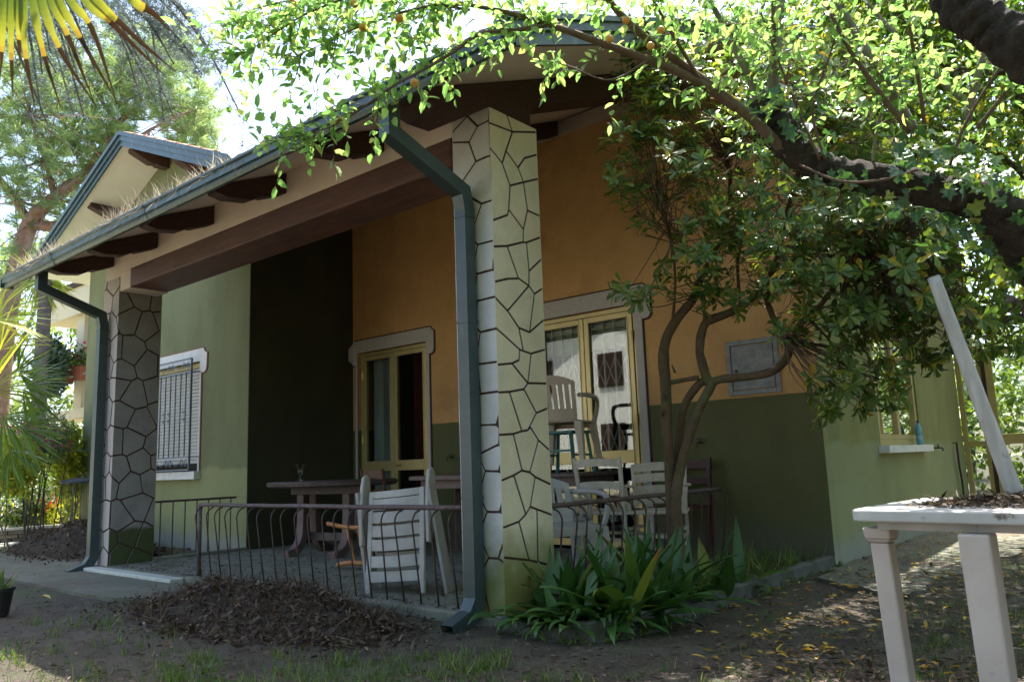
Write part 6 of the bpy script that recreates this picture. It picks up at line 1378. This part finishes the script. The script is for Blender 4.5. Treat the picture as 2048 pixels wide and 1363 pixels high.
# cedar boughs hanging in from the top left
ced = thing('cedar_tree', 'blue grey cedar boughs drooping in front of the pine at the top left', 'tree', at(100, -260, 7.2))
mb = MB(); C0 = []
for i in range(26):
    x0, y0 = rng.uniform(-60, 330), rng.uniform(-60, 30); x1, y1 = x0+rng.uniform(20, 170), y0+rng.uniform(110, 290)
    if y1 > 300: y1 = 300
    d = rng.uniform(6.4, 7.8); c_ = curve([at(x0, y0, d), at(x0+(x1-x0)*.45, y0+(y1-y0)*.35, d), at(x1, y1, d)], 10)
    mb.tube(c_, [.014*(1-.8*k/len(c_))+.003 for k in range(len(c_))], 5, caps=False)
    for q in c_:
        for _ in range(3): C0.append(q+rng.normal(0, .06, 3))
for pts in ([(240, -30, 7), (330, 70, 7), (400, 110, 7), (440, 120, 7)], [(300, 20, 7), (360, 80, 7), (390, 130, 7), (405, 150, 7)], [(200, 0, 7), (280, 50, 7), (320, 62, 7), (375, 110, 7)]):
    c_ = curve([at(*p) for p in pts], 8); mb.tube(c_, .005, 5, caps=False)
    for q in c_:
        for _ in range(2): C0.append(q+rng.normal(0, .04, 3))
mb.build('branch', 'bark_grey', ced, kind='stuff'); needle_tufts('foliage', np.array(C0), 20, .05, .006, 'needle_cedar', ced, 1.8, .1)
# old palm frond hanging in at the top left corner, near
fr = thing('palm_frond', 'old drooping palm frond near the camera, yellow green turning burnt brown at its tips', 'palm leaf', at(60, -230, 2.0))
def leaflet(parent, pts, w, tb=.6, mat='frond_old'):
    c_ = np.array(curve([at(*p) for p in pts], 7)); n = len(c_); vs = []
    for i, p in enumerate(c_):
        t = i/(n-1); d = unit(c_[min(i+1, n-1)]-c_[max(i-1, 0)]); s = unit(np.cross(d, FWD+np.array([0, 0, .35]))); u = np.cross(s, d); ww = w*(math.sin(math.pi*min(1, .30+.70*t))**.8 if t < .97 else .1)*(1 if t < .55 else .75)
        ww = max(ww, w*.10); vs += [p-s*ww/2, p+u*ww*.22, p+s*ww/2]
    fs = [(3*i+a, 3*i+a+1, 3*i+a+4, 3*i+a+3) for i in range(n-1) for a in range(2)]
    g = origin_of(parent); me = bpy.data.meshes.new('leaflet'); me.from_pydata([(v[0]-g.x, v[1]-g.y, v[2]-g.z) for v in vs], [], fs)
    a = me.attributes.new('tint', 'FLOAT', 'FACE'); a.data.foreach_set('value', [(.52*t_/tb if t_ < tb else .55+.45*(t_-tb)/(1-tb)) for t_ in [i/(n-2) for i in range(n-1)] for _ in range(2)]); me.polygons.foreach_set('use_smooth', [True]*len(fs)); me.materials.append(MATS[mat]); link('leaflet', me, parent)
for x0, xm, ym, x1, y1 in ((-14, -10, 90, -6, 190), (4, 5, 80, 0, 160), (22, 22, 90, 26, 195), (46, 50, 100, 72, 225), (66, 84, 95, 123, 220), (84, 118, 95, 193, 214), (104, 135, 70, 190, 210), (118, 160, 75, 234, 205), (142, 185, 60, 234, 208), (172, 232, 55, 330, 152), (196, 255, 60, 352, 145), (-32, -34, 80, -40, 180), (36, 38, 70, 40, 130), (270, 310, 30, 338, 62)):
    leaflet(fr, [(40+(x0-40)*.45, -190, 2.05), (x0*.9+4, -20, 1.95), (xm, ym, 1.95), (x1, y1, 2.0)], .025, .77-.0009*max(0, x0))
MB().tube([at(-60, -420, 2.2), at(40, -200, 2.06)], .012, 6).build('stalk', 'bark_shoot', fr)
# fan palms on the left
def fan(parent, hub, dirn, d, L, n=26, arc=2.6, mat='leaf_palm', w=.035):
    c0 = at(hub[0], hub[1], d); P, D, Nn = [], [], []; base = math.atan2(dirn[1], dirn[0])
    for k in range(n):
        a = base+arc*(k/(n-1)-.5); v = RIGHT*math.cos(a)-UP*(-math.sin(a))*1.0; v = v+FWD*.25*math.sin(k*1.3); P.append(c0); D.append(unit(v)); Nn.append(unit(-FWD*.7+np.array([0, 0, .8])+rng.normal(0, .25, 3)))
    leaf_cloud('frond', P, D, Nn, L*rng.uniform(.85, 1.05, n), w, mat, parent, 'dia', None, kind=None)
p = at(-45, 1010, 9.3); palm = thing('fan_palm', 'fan palm with spiky fronds in front of the cream neighbouring house', 'palm', (p[0], p[1], 0))
MB().tube([tuple(palm.location), at(-30, 850, 9.3), at(-30, 760, 9.3)], [.06, .05, .05], 9).build('trunk', 'bark_grey', palm)
for hub, dn, L, m_ in (((0, 700), (.3, 1), .75, 'leaf_yellowgreen'), ((-20, 780), (1, .9), .9, 'leaf_yellowgreen'), ((35, 742), (1, .15), .5, 'leaf_palm'), ((42, 855), (1, -.25), .62, 'leaf_palm'), ((5, 830), (.6, -.5), .8, 'leaf_palm'), ((45, 775), (1, -.3), .6, 'leaf_palm'), ((-10, 640), (.9, .6), .7, 'leaf_yellowgreen'), ((20, 900), (.3, -1), .6, 'leaf_palm')):
    fan(palm, hub, dn, 9.2+random.uniform(-.3, .3), L, 24, 2.3, m_)
p = at(84, 700, 19); palm2 = thing('date_palm', 'tall palm with hanging dry fronds behind the porch gutter end', 'palm', (p[0], p[1], 0))
MB().tube([tuple(palm2.location), at(92, 560, 19)], [.19, .15], 10).build('trunk', 'bark_grey', palm2)
for dn in ((.8, .3), (.3, -1), (-.4, -.9), (-.8, .2)): fan(palm2, (84, 560), dn, 19, .95, 22, 1.6, 'leaf_yellowgreen', .07)
# neighbouring cream house
nb_ = thing('neighbour_house', 'cream two storey neighbouring house with parapet balcony seen left of the wing', 'house', (-20, 10, 0)); Yn = 8.3
MB().box((-24.3, Yn, 5.27), (-18.2, Yn+2.4, 6.02)).build('parapet', 'cream_wall', nb_)
MB().box((-24.4, Yn-.08, 6.02), (-18.2, Yn+2.4, 6.16)).build('coping', 'dark_brown', nb_)
MB().box((-22.4, Yn+.9, 0), (-18.2, Yn+8, 5.27)).build('wall', 'cream_wall', nb_)
MB().box((-22.45, Yn+.15, 2.75), (-21.95, Yn+.9, 5.27)).build('column', 'cream_wall', nb_)
MB().box((-23.8, Yn, 2.50), (-18.2, Yn+.9, 2.74)).build('balcony_floor', 'cream_wall', nb_)
MB().box((-21.9, Yn+.88, 0), (-21.2, Yn+.9, 2.48)).build('brickwork', 'brick', nb_)
mb = MB().bar((-23.75, Yn+.02, 3.62), (-18.3, Yn+.02, 3.62), .05, .05)
mb.build('balcony_rail', 'sill_stone', nb_)
for k in range(40): MB().bar((-23.7+k*.10, Yn+.02, 2.74), (-23.7+k*.10, Yn+.02, 3.6), .03, .03).build('balcony_bar', 'sill_stone', nb_)
def flowers(parent, c0, n, r, Lf, mleaf, mpet, npet, name='foliage'):
    P = c0+rng.normal(0, r, (n, 3)); leaf_cloud(name, P, rng.normal(0, 1, (n, 3)), rng.normal(0, 1, (n, 3)), Lf, Lf*.6, mleaf, parent, 'dia')
    P = c0+rng.normal(0, r*.95, (npet, 3))+(0, -.03, r*.3); P = np.repeat(P, 6, 0)+rng.normal(0, r*.07, (npet*6, 3)); n = len(P); leaf_cloud('flowers', P, rng.normal(0, 1, (n, 3)), rng.normal(0, 1, (n, 3)), Lf*.6, Lf*.5, mpet, parent, 'dia')
for px, py, lab in ((134, 760, 'clay pot of red geraniums on the neighbouring balcony, left one'), (161, 752, 'clay pot of pink geraniums on the neighbouring balcony beside the green wall')):
    p = hit(px, py, 1, Yn+.02); t = thing('flower_pot', lab, 'flower pot', p); MB().lathe([(.15, 0), (.22, .3), (.24, .3), (.24, .34), (.2, .34), (0, .32)], (p[0], p[1], p[2]-.1), 14).build('pot', 'pot_clay', t)
    flowers(t, p+np.array([0, 0, .5]), 260, .17, .12, 'leaf_laurel', 'petal_red' if px < 150 else 'petal_pink', 12)
# shrubs left
def shrub(name, label, px, py, d, sx, sy, n, mat, L, W, shape='dia', petals=None, stems=8, sd=.5, kind_cat='bush', per=1, bark='bark_shoot'):
    c0 = at(px, py, d); k = d/FPX; t = thing(name, label, kind_cat, (c0[0], c0[1], 0)); mb = MB()
    for _ in range(stems):
        e = at(px+rng.normal(0, sx*.4), py+rng.normal(0, sy*.3), d+rng.normal(0, sd*.4)); b = np.array([c0[0]+rng.normal(0, .12), c0[1]+rng.normal(0, .12), -.02]); mb.tube(curve([b, (b+e)/2+rng.normal(0, .08, 3), e], 4), [.010, .010, .009, .009, .008, .007, .006, .005, .004], 5, caps=False)
    mb.build('stems', bark, t)
    v = unit(rng.normal(0, 1, (n, 3)))*(rng.random((n, 1))**.4); P = np.array([at(px+a*sx, py+b*sy, d+c_*sd) for a, b, c_ in v]); lump = rng.normal(0, .04, (n, 3)); P = P+lump
    D = rng.normal(0, 1, (n, 3))+(0, 0, .5); leaf_cloud('foliage', P, D, rng.normal(0, .7, (n, 3))+(0, 0, 1), L*rng.uniform(.7, 1.2, n), W, mat, t, shape)
    if petals:
        mp, npet, ps, offs = petals; v = unit(rng.normal(0, 1, (npet, 3)))*.95; Q = np.array([at(px+a*sx*offs[0], py+b*sy*offs[1]-offs[2], d-abs(c_)*sd) for a, b, c_ in v]); Q = np.repeat(Q, 9, 0)+rng.normal(0, ps*1.2, (npet*9, 3)); m = len(Q)
        leaf_cloud('flowers', Q, rng.normal(0, 1, (m, 3)), rng.normal(0, 1, (m, 3))-FWD, ps*1.3, ps*1.2, mp, t, 'dia')
    return t
shrub('oleander', 'oleander with narrow leaves and bright pink flowers at the left below the balcony', 75, 880, 11.6, 75, 62, 1500, 'leaf_oleander', .17, .022, petals=('petal_pink', 26, .045, (.9, .6, 5)), stems=12, bark='bark_grey')
shrub('golden_bush', 'yellow green sunlit bush between oleander and the wing wall', 138, 925, 12.2, 36, 78, 2300, 'leaf_yellowgreen', .09, .05, 'oval', stems=6)
shrub('golden_bush', 'yellow green bush at the far left edge above the white flowers', 20, 930, 11, 66, 64, 2600, 'leaf_yellowgreen', .08, .045, 'oval', stems=6)
shrub('white_bush', 'low pale bush at the left edge behind the low stone wall', 16, 1018, 12.5, 56, 32, 1500, 'leaf_laurel', .08, .05, 'oval', petals=('petal_white', 40, .03, (.9, .6, 4)))
shrub('rose_bush', 'thin stemmed rose bush with white and pink blooms above the low wall', 68, 985, 12.6, 46, 44, 1000, 'leaf_laurel', .07, .045, 'oval', petals=('petal_white', 26, .03, (1, .8, 6)), stems=10)
shrub('red_flowers', 'clump of orange red flowers in a long clay trough by the low wall', 92, 1012, 13, 22, 12, 320, 'leaf_laurel', .07, .045, 'oval', petals=('petal_red', 38, .035, (1, 1, 3)), stems=3, kind_cat='flowers')
shrub('dark_shrub', 'dark green shrub behind the rose bush', 90, 965, 15.6, 60, 50, 1500, 'leaf_dark', .13, .07, stems=5, sd=1.0)
shrub('bin_shrub', 'bright green shrub seen through and beside the wire bin', 148, 1010, 13.0, 16, 42, 500, 'leaf_yellowgreen', .08, .05, 'oval', stems=3, sd=.3)
shrub('dark_tree_screen', 'dark evergreen bush in front of the neighbouring house wall', 104, 735, 20, 30, 62, 1800, 'leaf_dark', .2, .1, stems=5, sd=1.3)
shrub('low_hedge', 'bright low greenery filling in behind the low stone wall', 70, 1030, 12.9, 95, 24, 2600, 'leaf_yellowgreen', .07, .04, 'oval', stems=4, sd=.6)
shrub('shade_hedge', 'mid green hedge behind the flowering shrubs at the left', 80, 960, 14.5, 110, 95, 4200, 'leaf_far', .11, .06, stems=5, sd=.8)
# low stone wall with pale coping
a, b = hit(-60, 1092, 2, 0), hit(126, 1078, 2, 0); a, b = np.array(a), np.array(b); t = thing('stone_wall', 'low dark stone wall with a pale cap behind the sunlit path at left', 'wall', (b[0], b[1], 0)); d_ = unit(b-a); s_ = np.array([-d_[1], d_[0], 0])
MB().bar(a+s_*.15+np.array([0, 0, .08]), b+s_*.15+np.array([0, 0, .08]), .26, .22).build('core', 'soil_bed', t)
Ln = np.linalg.norm(b-a); row = 0
for row in range(3):
    x = -.1*row
    while x < Ln:
        w = rng.uniform(.14, .30); q = a+d_*max(0, x); q2_ = a+d_*min(Ln, x+w-.02)
        if x+w > .05: MB().bar(q+s_*.02+np.array([0, 0, .035+row*.062]), q2_+s_*.02+np.array([0, 0, .035+row*.062+rng.uniform(-.004, .004)]), .05+rng.uniform(0, .02), .052).build('stone', 'stone_wall', t)
        x += w
MB().bar(a+s_*.14+np.array([0, 0, .21]), b+s_*.14+np.array([0, 0, .21]), .34, .035).build('coping', 'wall_cap', t)
# far tree belt on the left
for i, (x, y, s) in enumerate(((-34, 6, 1.5), (-30, 14, 1.8), (-40, 12, 2.2), (-27, 22, 1.8), (-33, -2, 1.6), (-20, 30, 1.8))):
    leafy_tree('far_tree', ['broad shady tree far left behind the palm', 'tall tree behind the neighbouring house', 'big far tree behind the pine trunk', 'far tree hidden mostly by the left wing', 'tree at the far left edge of the garden', 'tree far behind the left wing roof'][i], (x, y, 0), (x, y, 5*s), [(x, y, 4.4*s, 3*s, 2.6*s, 2.4*s, 170), (x+1, y, 1.6*s, 3*s, 2*s, 1.6*s, 110)], 'leaf_far', .34, .6, 16, 'bark_grey', .25, 'far trees closing the garden on the left', 5)

# what surrounds the viewpoint: pale house across the garden and shade trees
oh = thing('opposite_house', 'pale house across the garden mirrored in the second glass door', 'house', (-17, -12, 0))
mb = MB(); mb.prism([(-22, -12, 0), (-11, -12, 0), (-11, -12, 5.2), (-16.5, -12, 8.0), (-22, -12, 5.2)], (0, -8, 0)); mb.build('wall', 'white_soffit', oh)
for s in (-1, 1): MB().hexa([(-16.5, -11.2, 8.12), (-16.5+s*6.3, -11.2, 4.95), (-16.5+s*6.3, -20.5, 4.95), (-16.5, -20.5, 8.12), (-16.5, -11.2, 8.32), (-16.5+s*6.3, -11.2, 5.15), (-16.5+s*6.3, -20.5, 5.15), (-16.5, -20.5, 8.32)]).build('roof', 'terracotta', oh)
for x in (-20.2, -16.9, -13.8):
    for z in (1.0, 3.7): 
        w = MB().box((x, -11.99, z), (x+1.1, -11.93, z+1.3)).build('window', 'dark_brown', oh)
        for k in range(10): MB().box((x+.05, -11.93, z+.05+k*.125), (x+1.05, -11.90, z+.13+k*.125)).build('slat', 'brown_wood', w)
SHADE = [((1.8, -3.0), 1.0), ((-2.4, -4.5), 1.1), ((5.0, -.5), 1.15), ((6.5, 4.5), 1.1), ((2.5, -9), 1.4), ((9, -6), 1.5), ((11, 3), 1.5), ((-20, -4), 1.3)]
for i, ((x, y), s) in enumerate(SHADE):
    w = ['spreading', 'bushy', 'tall', 'round', 'dense', 'old', 'wide', 'low'][i]
    leafy_tree('shade_tree', f'{w} shade tree of the garden mirrored in the windows, out of direct view', (x, y, 0), (x, y, 4.6*s), [(x, y, 4.5*s, 2.6*s, 2.6*s, 1.7*s, 150), (x+.6, y-.4, 2.4*s, 2.3*s, 2.0*s, 1.3*s, 90)], 'leaf_far', .24, .4, 16, 'bark_grey', .16, 'shade trees around the viewpoint', 5)
# unseen plum foliage added above the viewpoint to dapple the foreground with shade
P = crown_points([(-.6, 1.2, 3.6, 1.7, 1.3, .55, 70), (.6, 2.6, 3.9, 1.3, 1.2, .6, 60), (-2.3, .4, 3.5, 1.2, .9, .4, 40), (1.2, 4.4, 3.7, 1.2, 1.2, .6, 46), (.2, 5.2, 4.3, 1.2, 1.0, .5, 34)], .2, 22); n = len(P)
leaf_cloud('shade_foliage', P, rng.normal(0, 1, (n, 3)), rng.normal(0, .6, (n, 3))+(0, 0, 1), .055, .032, 'leaf_plum', plum_t, 'oval')
